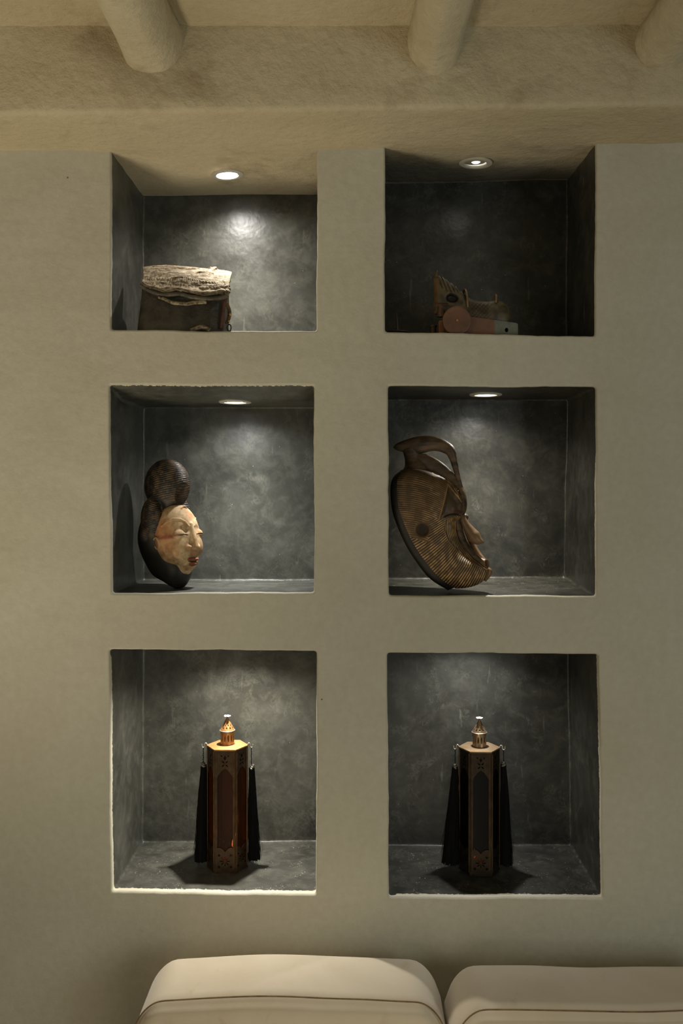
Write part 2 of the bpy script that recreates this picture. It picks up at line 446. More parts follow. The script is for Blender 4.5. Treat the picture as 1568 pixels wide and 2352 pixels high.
# header: rounded plaster bulkhead whose underside runs on as the ceiling of the two top niches
def header():
    xs = np.linspace(XL, XR, 390)
    prof = [(-0.2047, 0.95), (-0.2052, 0.92), (-0.205, 0.85), (-0.206, 0.79), (-0.205, 'F4'), (-0.2035, 'F2'), (-0.200, 'F1'), (-0.192, 'F0')] + \
           [(y, None) for y in (-0.16, -0.11, -0.06, -0.02, 0.0, 0.02, 0.05, 0.09, 0.13, 0.17, 0.21, 0.25, 0.28, 0.305)]
    V, A = [], []
    for x in xs:
        zf = 0.7476 + (0.7665 - 0.7476) * (x + 0.687) / 1.35
        for y, z in prof:
            wz = 0.0022 * math.sin(x * 5 + 1) + 0.0012 * math.sin(x * 17) + 0.0012 * mnoise.noise(Vector((x * 30, y * 30, 0)))
            zw = ZT(x)
            if z is None:
                t = (y + 0.192) / 0.192
                zz = (zf + (zw - zf) * t) if t < 1 else zw + (0.075 * y if x > 0 else 0.0)
            elif isinstance(z, str): zz = zf + {'F4': 0.010, 'F2': 0.005, 'F1': 0.0018, 'F0': 0.0}[z]
            else: zz = z
            if z is None and abs(y) < 0.015: wz += 0.0022 * mnoise.noise(Vector((x * 14, 7, 0))) + 0.0012 * mnoise.noise(Vector((x * 60, 7, 0)))
            ywob = (0.003 * mnoise.noise(Vector((x * 4, zz * 4, 3))) + 0.0015 * mnoise.noise(Vector((x * 17, zz * 17, 3)))) if y < -0.19 else 0
            V.append((x, y + ywob, CZ + zz + (wz if z is None else 0)))
            a = 0.0
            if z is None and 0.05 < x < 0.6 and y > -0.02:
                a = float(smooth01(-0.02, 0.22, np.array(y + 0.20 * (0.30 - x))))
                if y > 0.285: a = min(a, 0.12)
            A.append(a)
    n = len(prof); Fc = [(i * n + j, (i + 1) * n + j, (i + 1) * n + j + 1, i * n + j + 1) for i in range(len(xs) - 1) for j in range(n - 1)]
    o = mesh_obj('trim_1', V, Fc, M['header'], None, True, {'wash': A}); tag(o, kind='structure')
header()

def slab(name, x0, x1, y0, y1, z0, z1, mat, amp=0.0, n=60):
    V = []
    for i in range(n + 1):
        for j in range(n + 1):
            x = x0 + (x1 - x0) * i / n; y = y0 + (y1 - y0) * j / n
            V.append((x, y, z0 + amp * mnoise.noise(Vector((x * 5, y * 5, 1))) + amp * 0.4 * mnoise.noise(Vector((x * 19, y * 19, 1)))))
    Fc = [(i * (n + 1) + j, (i + 1) * (n + 1) + j, (i + 1) * (n + 1) + j + 1, i * (n + 1) + j + 1) for i in range(n) for j in range(n)]
    o = mesh_obj(name, V, Fc, mat); tag(o, kind='structure'); return o
CEIL = CZ + 0.921
slab('ceiling', -2.4, 2.4, -3.2, -0.19, CEIL, 0, M['header'], 0.006, 140)
M['floor'] = simple('floor_screed', (120, 108, 88), 0.6, 0, (98, 88, 72), 6, 0.2, 0.004)
slab('floor', -2.4, 2.4, -3.2, 0.0, 0.0, 0, M['floor'], 0.0, 20)
M['side'] = plaster('side_plaster', L((188, 178, 150)), L((178, 168, 140)))
for nm, x in (('wall_left', -2.4), ('wall_right', 2.4)):
    w_ = mesh_obj(nm, [(x, -3.2, 0), (x, 0, 0), (x, 0, CEIL + 0.02), (x, -3.2, CEIL + 0.02)], [(0, 1, 2, 3)], M['side'], None, False); tag(w_, kind='structure')

# roof logs running out from the header towards the viewer
def log(xc, zb, r, squash, label, seed, skew=0.0):
    o = empty('ceiling_beam', (xc, -0.2, CEIL))
    tag(o, label, 'ceiling beam', 'whitewashed logs under the ceiling')
    mb = MB(); P = []; n = 40
    for i in range(70):
        y = -0.19 - i * 0.04; ring = []
        for j in range(n):
            a = 2 * math.pi * j / n
            rr = r * (1 + 0.10 * mnoise.noise(Vector((math.cos(a) * 1.3, math.sin(a) * 1.3, y * 2.0 + seed))) + 0.03 * mnoise.noise(Vector((math.cos(a) * 4, math.sin(a) * 4, y * 5 + seed))))
            x = rr * math.cos(a); z = rr * squash * math.sin(a)
            if i < 3: rr2 = 1 + 0.10 * (1 - i / 3) ** 2; x *= rr2; z *= rr2   # plaster swelling where it meets the header
            ring.append(Vector((x + skew * (y + 0.2), y + 0.2, (zb - CEIL) + r * squash + z)))
        P.append(ring)
    mb.grid(P, close_v=True); mb.build('log', M['log'], o, auto=70)
    return o
log(-0.385, CZ + 0.830, 0.057, 1.1, 'whitewashed ceiling log above the left niches, seen from its left side', 1, 0.02)
log(0.166, CZ + 0.826, 0.049, 1.3, 'whitewashed ceiling log above the right niches, nearest the frame centre', 5, -0.03)
log(0.617, CZ + 0.838, 0.050, 1.0, 'whitewashed ceiling log at the upper right corner, cut by the frame', 9, 0.0)

# ================================================================ LAMPS
M['ring'] = simple('brushed_ring', (196, 190, 174), 0.45, 0.15)
M['reflector'] = simple('lamp_reflector', (215, 212, 205), 0.12, 1.0)
LAB = {1: 'bright recessed downlight in the plaster ceiling of the top left niche',
       2: 'dim recessed downlight with visible bulb in the top right niche',
       3: 'glowing recessed downlight above the white-faced mask',
       4: 'glowing recessed downlight above the striped wooden mask',
       5: 'hidden recessed downlight above the amber lantern, lower left niche',
       6: 'hidden recessed downlight above the dark lantern, lower right niche'}
for k, lp in LAMPS.items():
    px, py = lp['px']; D = lp['D']
    if py is None: zc = W(0, 1494, 2.0).z - 0.002; pos = Vector(((px - VX) * D / F, D - 2, zc))
    else: pos = W(px, py, D)
    if k in (1, 2): pos.z = CZ + ZT(pos.x) + (0.075 * pos.y if pos.x > 0 else 0) - 0.001
    if k == 3: pos.z = CZ + 0.2170
    if k == 4: pos.z = CZ + 0.2345
    o = empty('recessed_downlight', pos); tag(o, LAB[k], 'ceiling light', 'downlights set in the niche ceilings')
    if k <= 2: o.rotation_euler = (math.radians(2), math.radians(-4 if k == 1 else 2), 0)
    mb = MB(); mb.lathe([(0.0385, 0.0005), (0.0385, -0.0025), (0.036, -0.0038), (0.0285, -0.0042), (0.0262, -0.0030), (0.0255, 0.001)], n=48, cap=False)
    mb.build('trim_ring', M['ring'], o, auto=50)
    em = emis('lamp_glow', (*lp['col'], 1), lp['glow'])
    if k == 2:
        mb = MB(); mb.lathe([(0.0255, 0.0005), (0.0225, 0.004), (0.016, 0.0085), (0.010, 0.011), (0.0001, 0.0115)], n=40, cap=False); mb.build('reflector', emis('reflector_glow', (0.95, 0.90, 0.78, 1), 0.62), o)
        mb = MB(); mb.lathe([(0.0001, -0.0015), (0.008, -0.001), (0.0115, 0.002), (0.0115, 0.009)], n=24, cap=False); mb.build('bulb', emis('bulb_glow', (0.95, 0.97, 0.95, 1), 0.95), o)
    else:
        mb = MB(); mb.lathe([(0.0001, -0.0030), (0.012, -0.0026), (0.0215, -0.0012), (0.0258, 0.0006)], n=40, cap=False); mb.build('lens', em, o)
    for nm, kw in (('beam', dict(spot_size=math.radians(78), spot_blend=1.0, e=lp['beam'] * 1.2)), ('spill', dict(spot_size=math.radians(150), spot_blend=0.9, e=lp['spill']))):
        l = bpy.data.lights.new('lamp_' + nm, 'SPOT'); l.energy = kw['e']; l.color = lp['col']; l.spot_size = kw['spot_size']; l.spot_blend = kw['spot_blend']
        l.shadow_soft_size = 0.006
        lo = bpy.data.objects.new('lamp_' + nm, l); COL.objects.link(lo); lo.parent = o; lo.location = (0, 0, -0.016)
        tilt = {1: (6, -3), 2: (9, 4), 3: (7, -3), 4: (6, 2), 5: (-9, 0), 6: (4, 5)}[k]
        lo.rotation_euler = (math.radians(tilt[0]), math.radians(tilt[1]), 0)

# ================================================================ LANTERNS
M['brass'] = simple('aged_brass', (118, 92, 62), 0.42, 0.8, (84, 64, 44), 60, 0.3, 0.0006)
M['copper_top'] = simple('copper_plate', (204, 156, 100), 0.42, 0.8, (166, 118, 68), 18, 0.25, 0.0008)
M['silver_top'] = simple('tarnished_plate', (188, 160, 124), 0.38, 0.8, (150, 122, 88), 18, 0.25, 0.0008)
M['bright'] = simple('bright_wire', (215, 205, 185), 0.3, 0.9)
M['thread'] = simple('black_thread', (14, 14, 14), 0.9, 0, (7, 7, 7), 200, 0.6, 0.001, 0.2, (1, 1, 0.05))
M['silverthread'] = simple('silver_thread', (150, 145, 130), 0.45, 0.6, (70, 66, 58), 300, 0.6, 0.001)
M['petal'] = simple('pale_enamel', (235, 215, 225), 0.3, 0.2)
def glass(name, c, c2):
    t = NT(name); g = t.new('ShaderNodeBsdfTransparent', {'Color': c}); gl = t.new('ShaderNodeBsdfGlossy', {'Color': (1, 1, 1, 1), 'Roughness': 0.3})
    d = t.new('ShaderNodeBsdfDiffuse', {'Color': c2}); m0 = t.new('ShaderNodeMixShader', {0: 0.35}); t.k.new(g.outputs[0], m0.inputs[1]); t.k.new(d.outputs[0], m0.inputs[2])
    m1 = t.new('ShaderNodeMixShader', {0: 0.02}); t.k.new(m0.outputs[0], m1.inputs[1]); t.k.new(gl.outputs[0], m1.inputs[2])
    t.k.new(m1.outputs[0], t.n['Material Output'].inputs[0]); return t.m
M['amber'] = glass('amber_glass', L((176, 112, 48)), L((72, 44, 18)))
M['panel_brass'] = simple('panel_brass', (92, 73, 52), 0.45, 0.75, (62, 50, 36), 60, 0.4, 0.0008)
M['dark_brass'] = simple('blackened_brass', (70, 58, 44), 0.42, 0.8, (48, 40, 31), 60, 0.3, 0.0006)
M['darkglass'] = glass('dark_olive_glass', L((96, 62, 24)), L((16, 15, 9)))
M['wax'] = simple('candle_wax', (220, 170, 110), 0.5)

def flat_shape(outer, holes, thick):
    """2D outline with holes -> extruded mesh (verts in x,z; thickness in y)"""
    cu = bpy.data.curves.new('shape', 'CURVE'); cu.dimensions = '2D'; cu.fill_mode = 'BOTH'; cu.extrude = thick / 2
    for lp in [outer] + holes:
        sp = cu.splines.new('POLY'); sp.points.add(len(lp) - 1); sp.use_cyclic_u = True
        for i, (x, y) in enumerate(lp): sp.points[i].co = (x, y, 0, 1)
    ob = bpy.data.objects.new('shape', cu); COL.objects.link(ob)
    dg = bpy.context.evaluated_depsgraph_get(); me = bpy.data.meshes.new_from_object(ob.evaluated_get(dg))
    bpy.data.objects.remove(ob); bpy.data.curves.remove(cu)
    me.transform(Matrix.Rotation(math.pi / 2, 4, 'X')); return me
def petal(cx, cy, ang, ln, wd, n=8):
    P = []
    for i in range(n + 1): t = i / n; P.append((t * ln, wd * math.sin(math.pi * t)))
    for i in range(n - 1, 0, -1): t = i / n; P.append((t * ln, -wd * math.sin(math.pi * t)))
    c, s = math.cos(ang), math.sin(ang); return [(cx + x * c - y * s, cy + x * s + y * c) for x, y in P]
def lantern(cx, cy, floor_px, rot, label, top, pane_mat, flame_xy, H=0.288):
    metal = M['brass'] if pane_mat is M['amber'] else M['dark_brass']
    zb = floor_px; R = 0.0485; o = empty('lantern', (cx, cy, zb)); o.rotation_euler = (0, 0, rot)
    tag(o, label, 'lantern', 'hexagonal lanterns with tassels')
    fw = R; ap = R * math.cos(math.pi / 6); hw = fw / 2 - 0.0028
    # one pierced panel: lower field with star piercing, tall pointed-arch opening, quatrefoil above
    out = [(-hw, 0.003), (hw, 0.003), (hw, H - 0.004), (-hw, H - 0.004)]
    holes = []
    aw = hw - 0.0035
    za, zt = 0.060, 0.222
    arch = []
    for i in range(15):       # scalloped lower edge of the opening
        t = i / 14; arch.append((-aw + 2 * aw * t, za + 0.006 * abs(math.sin(2 * math.pi * t)) - 0.009 * math.sin(math.pi * t)))
    arch += [(aw, zt), (aw * 0.92, zt + 0.005), (aw * 0.62, zt + 0.012), (aw * 0.45, zt + 0.0165), (aw * 0.2, zt + 0.020), (0, zt + 0.022)]
    arch += [(-x, z) for x, z in arch[-2:-7:-1]] + [(-aw, zt)]
    holes.append(arch)
    zc = 0.262
    for a in (45, 135, 225, 315): holes.append(petal(0.0012 * math.cos(math.radians(a)), zc - 0.007 + 0.0012 * math.sin(math.radians(a)), math.radians(a), 0.0092, 0.0018))
    holes.append([(0, zc + 0.0012), (0.0036, zc + 0.0065), (0, zc + 0.0125), (-0.0036, zc + 0.0065)])
    for s in (-1, 1): holes.append([(s * 0.006, zc + 0.0075), (s * 0.011, zc + 0.0125), (s * 0.0065, zc + 0.0125)])
    zl = 0.030
    for a in range(0, 360, 45): holes.append(petal(0.0022 * math.cos(math.radians(a)), zl + 0.0022 * math.sin(math.radians(a)), math.radians(a), 0.0105, 0.0017))
    for s in (-1, 1):
        for dz in (-1, 1): holes.append([(s * 0.0135, zl + dz * 0.010), (s * 0.017, zl + dz * 0.013), (s * 0.0135, zl + dz * 0.017), (s * 0.0105, zl + dz * 0.0135)])
    me = flat_shape(out, holes, 0.0014); me.materials.append(M['panel_brass'] if pane_mat is M['amber'] else metal)
    pane = bpy.data.meshes.new('pane'); pane.from_pydata([(-hw, 0, 0.006), (hw, 0, 0.006), (hw, 0, H - 0.008), (-hw, 0, H - 0.008)], [], [(0, 1, 2, 3)]); pane.materials.append(pane_mat)
    for i in range(6):
        a = math.radians(-90 + 60 * i); c, s = math.cos(a), math.sin(a)
        for nm, m_, d in (('side_panel', me, ap - 0.0008), ('glass_pane', pane, ap - 0.0032)):
            p = bpy.data.objects.new(nm, m_); COL.objects.link(p); p.parent = o; p.location = (c * d, s * d, 0); p.rotation_euler = (0, 0, a + math.pi / 2)
        b = a + math.radians(30); mb = MB()
        t = Vector((-math.sin(b), math.cos(b), 0)); rdir = Vector((math.cos(b), math.sin(b), 0)); base = rdir * (R - 0.0012)
        for e in (-1, 1): mb.sweep([base + t * e * 0.0016 + Vector((0, 0, 0.001)), base + t * e * 0.0016 + Vector((0, 0, H - 0.001))], 0.00115, 8)
        post = M['brass'] if pane_mat is M['amber'] else M['panel_brass']; mb.build('corner_post', post, o, auto=60)
        # raised flat strips beside the posts
        mb = MB()
        for e in (-1, 1):
            q = Vector((c * (ap + 0.0004), s * (ap + 0.0004), 0)) + Vector((-s, c, 0)) * e * (hw - 0.0022)
            mb.sweep([q + Vector((0, 0, 0.006)), q + Vector((0, 0, H - 0.006))], 0.0010, 6)
        mb.build('edge_moulding', post, o, auto=60)
    mb = MB(); mb.lathe([(R + 0.0005, 0), (R + 0.0005, 0.003), (R - 0.003, 0.0042), (0.001, 0.0042)], n=6, axis=(0, 0, 1)); bp = mb.build('base_plate', metal, o, auto=30)
    bp.rotation_euler = (0, 0, hex_phase)
    mb = MB(); mb.lathe([(R + 0.0004, H - 0.0035), (R + 0.0012, H - 0.002), (R + 0.0008, H - 0.0003), (R - 0.004, H + 0.0006), (0.024, H + 0.0022), (0.019, H + 0.0026), (0.014, H + 0.001)], n=6)
    tp = mb.build('top_plate', top, o, auto=30); tp.rotation_euler = (0, 0, hex_phase)
    # pierced chimney and cone from masked grids
    def pierced(rf, z0, z1, test, nu=132, nv=40):
        V = [(rf(z) * math.cos(2 * math.pi * u / nu), rf(z) * math.sin(2 * math.pi * u / nu), z) for z in np.linspace(z0, z1, nv + 1) for u in range(nu)]
        Fc = []
        for v in range(nv):
            for u in range(nu):
                if not test((u + .5) / nu, (v + .5) / nv): u2 = (u + 1) % nu; Fc.append((v * nu + u, v * nu + u2, (v + 1) * nu + u2, (v + 1) * nu + u))
        return V, Fc
    def chim(u, v):
        a = (u * 12) % 1 - 0.5
        return abs(a) < 0.23 * math.sqrt(max(0, 1 - ((v - 0.52) / 0.24) ** 2))
    z0, z1 = H + 0.001, H + 0.034
    V, Fc = pierced(lambda z: 0.0165 - 0.0006 * math.sin((z - z0) / (z1 - z0) * math.pi), z0, z1, chim)
    ch = mesh_obj('chimney', V, Fc, top if top is M['copper_top'] else M['silver_top'], o); m = ch.modifiers.new('thickness', 'SOLIDIFY'); m.thickness = 0.0008
    def cone(u, v):
        a = (u * 10 + (0.5 if v > 0.34 else 0)) % 1 - 0.5; vc = 0.24 if v <= 0.34 else 0.44
        q = (v - vc) / 0.095
        return abs(q) < 1 and abs(a) < 0.22 * math.sqrt(1 - q * q) * (0.75 - 0.5 * q)
    V, Fc = pierced(lambda z: 0.0176 - 0.0162 * ((z - z1) / 0.030), z1 + 0.0008, z1 + 0.030, cone, 120, 60)
    cn = mesh_obj('chimney_cap', V, Fc, top, o); m = cn.modifiers.new('thickness', 'SOLIDIFY'); m.thickness = 0.0007
    mb = MB(); mb.lathe([(0.0168, 0), (0.0182, 0.0004), (0.0184, 0.0016), (0.0172, 0.0022)], c=(0, 0, z1 - 0.0008), n=40, cap=False); mb.build('cap_rim', M['bright'], o)
    zt_ = z1 + 0.030
    mb = MB()
    mb.lathe([(0.0014, -0.002), (0.0014, 0.003)], c=(0, 0, zt_), n=8)
    mb.build('finial_stem', metal, o)
    mb = MB()
    for i in range(5):
        a = math.radians(72 * i + 10); mb.lathe([(0.0002, -0.001), (0.0026, -0.0006), (0.0034, 0.0004), (0.0024, 0.0014), (0.0002, 0.0016)], c=(0.0052 * math.cos(a), 0.0052 * math.sin(a), zt_ + 0.0035), n=10)
    mb.lathe([(0.0002, -0.001), (0.003, 0), (0.0002, 0.002)], c=(0, 0, zt_ + 0.0035), n=10)
    mb.build('finial_flower', M['petal'], o)
    # hooks at the two side corners
    for sgn in (-1, 1):
        pts = [(R - 0.002, H - 0.001), (R + 0.001, H + 0.003), (R + 0.0038, H + 0.0035), (R + 0.0052, H + 0.0005), (R + 0.0058, H - 0.004), (R + 0.0080, H - 0.0068), (R + 0.0108, H - 0.005), (R + 0.0118, H + 0.001)]
        pts = catmull(pts, 24); mb = MB(); mb.sweep([(sgn * a, 0, b) for a, b in pts], 0.00115, 8); mb.build('hook', M['bright'], o, auto=60)
    # tealight
    fx, fy = flame_xy
    mb = MB(); mb.lathe([(0.016, 0.0045), (0.016, 0.020), (0.014, 0.0215), (0.001, 0.021)], n=24); mb.build('candle', M['wax'], o)
    return o
hex_phase = None
_n = 6
# the lathe starts its first vertex on an arbitrary orthogonal axis: measure it once so that hexagons line up
_ax = Vector((0, 0, 1)).orthogonal().normalized(); hex_phase = -math.atan2(_ax.y, _ax.x)

FL5 = CZ - 0.8818; FL6 = CZ - 0.8865
lx5, ly5 = (522 - VX) * 2.145 / F, 0.145
lx6, ly6 = (1100.5 - VX) * 2.145 / F, 0.145
FL5z, FL6z = FL5, FL6
lan5 = lantern(lx5, ly5, FL5z, 0.0, 'hexagonal metal lantern with amber glass and orange copper top', M['copper_top'], M['amber'], (0, 0))
lan6 = lantern(lx6, ly6, FL6z, math.radians(-3.5), 'hexagonal metal lantern with dark glass and dull silver top', M['silver_top'], M['darkglass'], (0, 0))
# candle flames inside (real light sources)
def flame(parent, x, y, z, strength, energy):
    mb = MB(); mb.lathe([(0.0002, 0), (0.0028, 0.004), (0.0034, 0.009), (0.0022, 0.016), (0.0003, 0.023)], c=(x, y, z), n=12); mb.build('flame', emis('flame_glow', (1.0, 0.34, 0.03, 1), strength), parent)
    l = bpy.data.lights.new('flame_light', 'POINT'); l.energy = energy; l.color = (1.0, 0.42, 0.10); l.shadow_soft_size = 0.004
    lo = bpy.data.objects.new('flame_light', l); COL.objects.link(lo); lo.parent = parent; lo.location = (x, y, z + 0.03)
flame(lan5, 0.016, -0.018, 0.052, 3.0, 0.035)
flame(lan6, -0.012, -0.006, 0.026, 2.0, 0.02)

def tassel(hook, drop, length, rb, label, seed, tilt=0.0, group='black tassels on the lanterns'):
    o = empty('tassel', hook); tag(o, label, 'tassel', group)
    rnd = random.Random(seed); mb = MB()
    pts = [(tilt * t * drop * 0.2 + 0.0005 * math.sin(t * 19 + seed), 0.0004 * math.cos(t * 17), -drop * t) for t in np.linspace(0, 1, 14)]
    mb.sweep(pts, [0.0006 + 0.0005 * abs(math.sin(i * 1.6)) for i in range(14)], 7); mb.build('cord', M['thread'], o, auto=60)
    x0, y0 = pts[-1][0], pts[-1][1]
    mb = MB()
    for i in range(4):
        c = (x0 + rnd.uniform(-.002, .002), y0 + rnd.uniform(-.002, .002), -drop - 0.003 - 0.0022 * i)
        mb.lathe([(0.0005, -0.003), (0.0042, -0.0022), (0.0054, 0), (0.0042, 0.0022), (0.0005, 0.003)], c=c, n=12, axis=(rnd.uniform(-.3, .3), rnd.uniform(-.3, .3), 1))
    mb.build('knot', M['silverthread'], o, auto=60)
    mb = MB(); zt = -drop - 0.007; P = []; n = 72
    for i in range(26):
        t = i / 25; r = 0.0056 + (rb - 0.0056) * t ** 0.9; ring = []
        for j in range(n):
            a = 2 * math.pi * j / n; rr = r * (1 + 0.05 * math.sin(j * 2.7 + seed) + 0.06 * mnoise.noise(Vector((j * 0.9, t * 3, seed))))
            zz = zt - length * t - (0.008 * mnoise.noise(Vector((j * 1.7, 0, seed))) if i == 25 else 0)
            ring.append(Vector((x0 + tilt * t * length + rr * math.cos(a), y0 + 0.8 * rr * math.sin(a), zz)))
        P.append(ring)
    b = mb.grid(P, close_v=True); mb.f.append(tuple(b + j for j in range(n))[::-1])
    for _ in range(90):   # separate strands over the skirt
        a = rnd.uniform(0, 6.283); l_ = length * rnd.uniform(0.85, 1.03); r1 = rb * rnd.uniform(0.9, 1.2); pts = []
        for q in range(7):
            t = q / 6; rr = 0.006 + (r1 - 0.006) * t + 0.001 * math.sin(t * 9 + a * 5); pts.append((x0 + tilt * t * l_ + rr * math.cos(a), y0 + 0.8 * rr * math.sin(a), zt - l_ * t))
        mb.sweep(pts, 0.00035, 4)
    for _ in range(4):    # stray hairs
        a = rnd.choice([0, math.pi]) + rnd.uniform(-.6, .6); s0 = rnd.uniform(0.45, 0.75); pts = []
        for q in range(8):
            t = q / 7; rr = rb * (s0 + 0.2) + 0.009 * math.sin(t * 3.0); pts.append((x0 + tilt * s0 * length + rr * math.cos(a), y0 + 0.5 * rr * math.sin(a), zt - length * (s0 + 0.25 * t)))
        mb.sweep(pts, 0.00018, 4)
    mb.build('fringe', M['thread'], o, auto=70); return o
def hook_at(lan, sgn): return lan.matrix_basis @ Vector((sgn * (0.0485 + 0.0080), 0, 0.288 - 0.0075))
tassel(hook_at(lan5, -1), 0.033, 0.226, 0.0155, 'black tassel hanging left of the amber lantern', 1, -0.022)
tassel(hook_at(lan5, 1), 0.040, 0.216, 0.0135, 'black tassel hanging right of the amber lantern, stray threads loose', 2, 0.030)
tassel(hook_at(lan6, -1), 0.034, 0.226, 0.0215, 'black tassel hanging left of the dark glass lantern', 3, -0.045)
tassel(hook_at(lan6, 1), 0.026, 0.236, 0.0140, 'black tassel hanging right of the dark glass lantern', 4, 0.030)

# ================================================================ WHITE-FACED MASK (left middle niche)
def paint_mat(name, stops=None, rough=0.6, noise_amt=0.5, bump=0.35):
    t = NT(name); v = t.coord(); c = t.attr('paint').outputs['Color']
    n = t.noise(90, 5, 0.65, v); n2 = t.noise(24, 5, 0.7, v)
    col = t.mix(t.rr(n, 0.42, 0.75, 0, noise_amt), c, t.mix(1.0, c, (0.45, 0.36, 0.26, 1), 'MULTIPLY'))
    col = t.mix(t.rr(n2, 0.55, 0.72, 0, noise_amt), col, t.mix(1.0, c, (0.6, 0.42, 0.26, 1), 'MULTIPLY'))
    return t.out(col, rough, t.bump(n, bump, 0.0008), spec=0.4)
M['paint_face'] = paint_mat('chalk_painted_wood', noise_amt=0.7, rough=0.75, bump=0.7)
M['paint_dark'] = paint_mat('dark_carved_wood', noise_amt=0.5, rough=0.5)
def rgb(c, n): return np.tile(np.array(L(c)), (n, 1))
def blend(C, m, c): C[:] = C * (1 - m[:, None]) + np.array(L(c)) * m[:, None]

def white_mask():
    a = math.radians(54); Fv = np.array((math.sin(a), -math.cos(a), 0)); Lv = np.array((-math.cos(a), -math.sin(a), 0))
    D = 2.118; ctr = W(405, 1237, D); S = D / F * 0.995 / 1.0 / 1000 * 1000
    s = 0.001 * 1.005
    o = empty('carved_mask', (ctr.x, ctr.y, W(0, 1351, D).z))
    tag(o, 'white-faced carved mask with red lips and dark ridged coiffure', 'mask')
    off = np.array((0, 0, ctr.z - o.location.z))
    def to_world(V): return (V[:, [0]] * Lv + V[:, [1]] * Fv + V[:, [2]] * np.array((0, 0, 1))) * s + off
    # ---- face  (axes: l, f, z in mm)
    h = 1.05
    P = sdf_grid((-66, -30, -98), (66, 86, 92), h)
    A = P.copy(); al = np.abs(P[..., 0]); A[..., 0] = al
    z = P[..., 2]
    tap = 1 - 0.42 * smooth01(-5, 92, -z) - 0.06 * smooth01(40, 90, z)
    Q = P.copy(); Q[..., 0] = P[..., 0] / tap; Q[..., 1] = (P[..., 1] - 3 * smooth01(20, -80, z)) / (1 - 0.10 * smooth01(30, 90, -z))
    d = ell(Q, (0, -2, -3), (55, 57, 84)) * 0.85
    d = smin(d, ell(A, (0, 25, -69), (19, 19, 15)), 12)                       # chin
    d = smax(d, -ell(A, (28, 57, 25), (21, 14.5, 14)), 4)                        # eye sockets
    d = smin(d, ell(A, (28, 38.5, 12), (15.5, 10.5, 10.5)), 2.0)                     # closed bulging lids
    fe = 38.5 + 10.5 * np.sqrt(np.clip(1 - ((al - 28) / 15.5) ** 2, 0, 1))
    zs = 11.5 - 0.012 * (al - 28) ** 2
    slit = np.maximum(np.maximum(np.abs(z - zs) - 0.75, np.abs(al - 28) - 13), -(P[..., 1] - fe + 1.6))
    d = smax(d, -slit, 0.8)
    brow = None; pts = [(9, 30), (15, 40), (24, 46), (34, 46.5), (43, 41), (50, 31)]
    def surf_f(l, zz):
        t = 1 - 0.42 * smooth01(-5, 92, np.array(-zz)); return -2 + 57 * math.sqrt(max(0.02, 1 - (l / t / 55) ** 2 - ((zz + 3) / 84) ** 2))
    for p, q in zip(pts[:-1], pts[1:]):
        c = cap_(A, (p[0], surf_f(*p) - 0.6, p[1]), (q[0], surf_f(*q) - 0.6, q[1]), 2.3, 2.3); brow = c if brow is None else np.minimum(brow, c)
    d = smin(d, brow, 1.5)
    nose = cap_(A, (0, 48, 34), (0, 62, -17), 4.5, 8.0)
    nose = smin(nose, ell(A, (11, 53, -18), (8, 9, 6.5)), 4); nose = smax(nose, -(z + 23.5), 1.5)
    d = smin(d, nose, 3.5)
    d = smin(d, ell(A, (24, 36, -22), (20, 14, 22)), 14)                       # cheeks
    d = smin(d, ell(A, (0, 41, -50), (24, 15, 20)), 10)                        # muzzle
    lipU = ell(A, (3, 54, -45.5), (12, 10, 4.8)); lipL = ell(A, (0, 54, -55.5), (11.5, 10, 5.4))
    d = smin(d, np.minimum(lipU, lipL), 1.2)
    d = smax(d, -np.maximum(np.abs(z + 49.6) - 0.9, np.maximum(al - 13, 46 - P[..., 1])), 0.8)
    d = smax(d, -ell(A, (0, 62, -33), (3.2, 5, 6)), 2.5)                       # philtrum
    # forehead scar ridge at the hairline
    d = smin(d, cap_(A, (0, 24, 76), (9, 26, 70), 1.6, 1.2), 1.5)
    V, Fc = surface_nets(d, (-66, -30, -98), h)
    al = np.abs(V[:, 0]); f = V[:, 1]; z = V[:, 2]
    C = rgb((206, 176, 132), len(V))
    n1 = vnoise(V, 0.06, 3); n2 = vnoise(V, 0.16, 9)
    blend(C, 0.7 * smooth01(0.42, 0.75, n1), (168, 126, 82)); blend(C, 0.3 * smooth01(0.6, 0.85, vnoise(V, 0.22, 7)), (140, 104, 70)); blend(C, 0.85 * smooth01(1.1, 0.8, np.hypot((f + 15) / 11, (z + 9) / 12.5)) * smooth01(38, 42, al), (44, 32, 22))  # last blend paints the shaded ear opening dark
    blend(C, 0.6 * smooth01(30, 56, al + 8 * n2) * smooth01(70, 30, z), (170, 112, 66))       # orange edge
    blend(C, 0.55 * smooth01(0.45, 0.95, n2) * smooth01(0, -60, z), (120, 88, 58))            # worn jaw
    blend(C, 0.7 * np.exp(-(((V[:, 0] + 8) / 9) ** 2 + ((z - 55) / 8) ** 2)), (190, 112, 60))
    st = np.exp(-((z - (9 - 0.28 * (al - 40))) / 5.0) ** 2) * smooth01(38, 44, al)
    blend(C, np.clip(st * (0.4 + n2), 0, 0.8), (128, 58, 38))
    lip = np.exp(-np.clip(np.minimum(ell(np.stack([al, f, z], 1), (3, 54, -45.5), (12, 10, 4.8)), ell(np.stack([al, f, z], 1), (0, 54, -55.5), (11.5, 10, 5.4))), 0, 9) ** 2 / 1.6)
    blend(C, lip * (0.65 + 0.3 * n2), (124, 52, 38))
    blend(C, 0.8 * np.exp(-((z - 11) / 1.6) ** 2) * smooth01(16, 14, np.abs(al - 28)) * smooth01(36, 42, f), (70, 50, 36))
    blend(C, 0.55 * np.exp(-np.clip((np.sqrt((al - 30) ** 2 * 0.5 + (z - 44 + 0.02 * (al - 31) ** 2) ** 2)), 0, 30) ** 2 / 14) * smooth01(35, 44, f), (92, 66, 46))
    C[:, 3] = 1
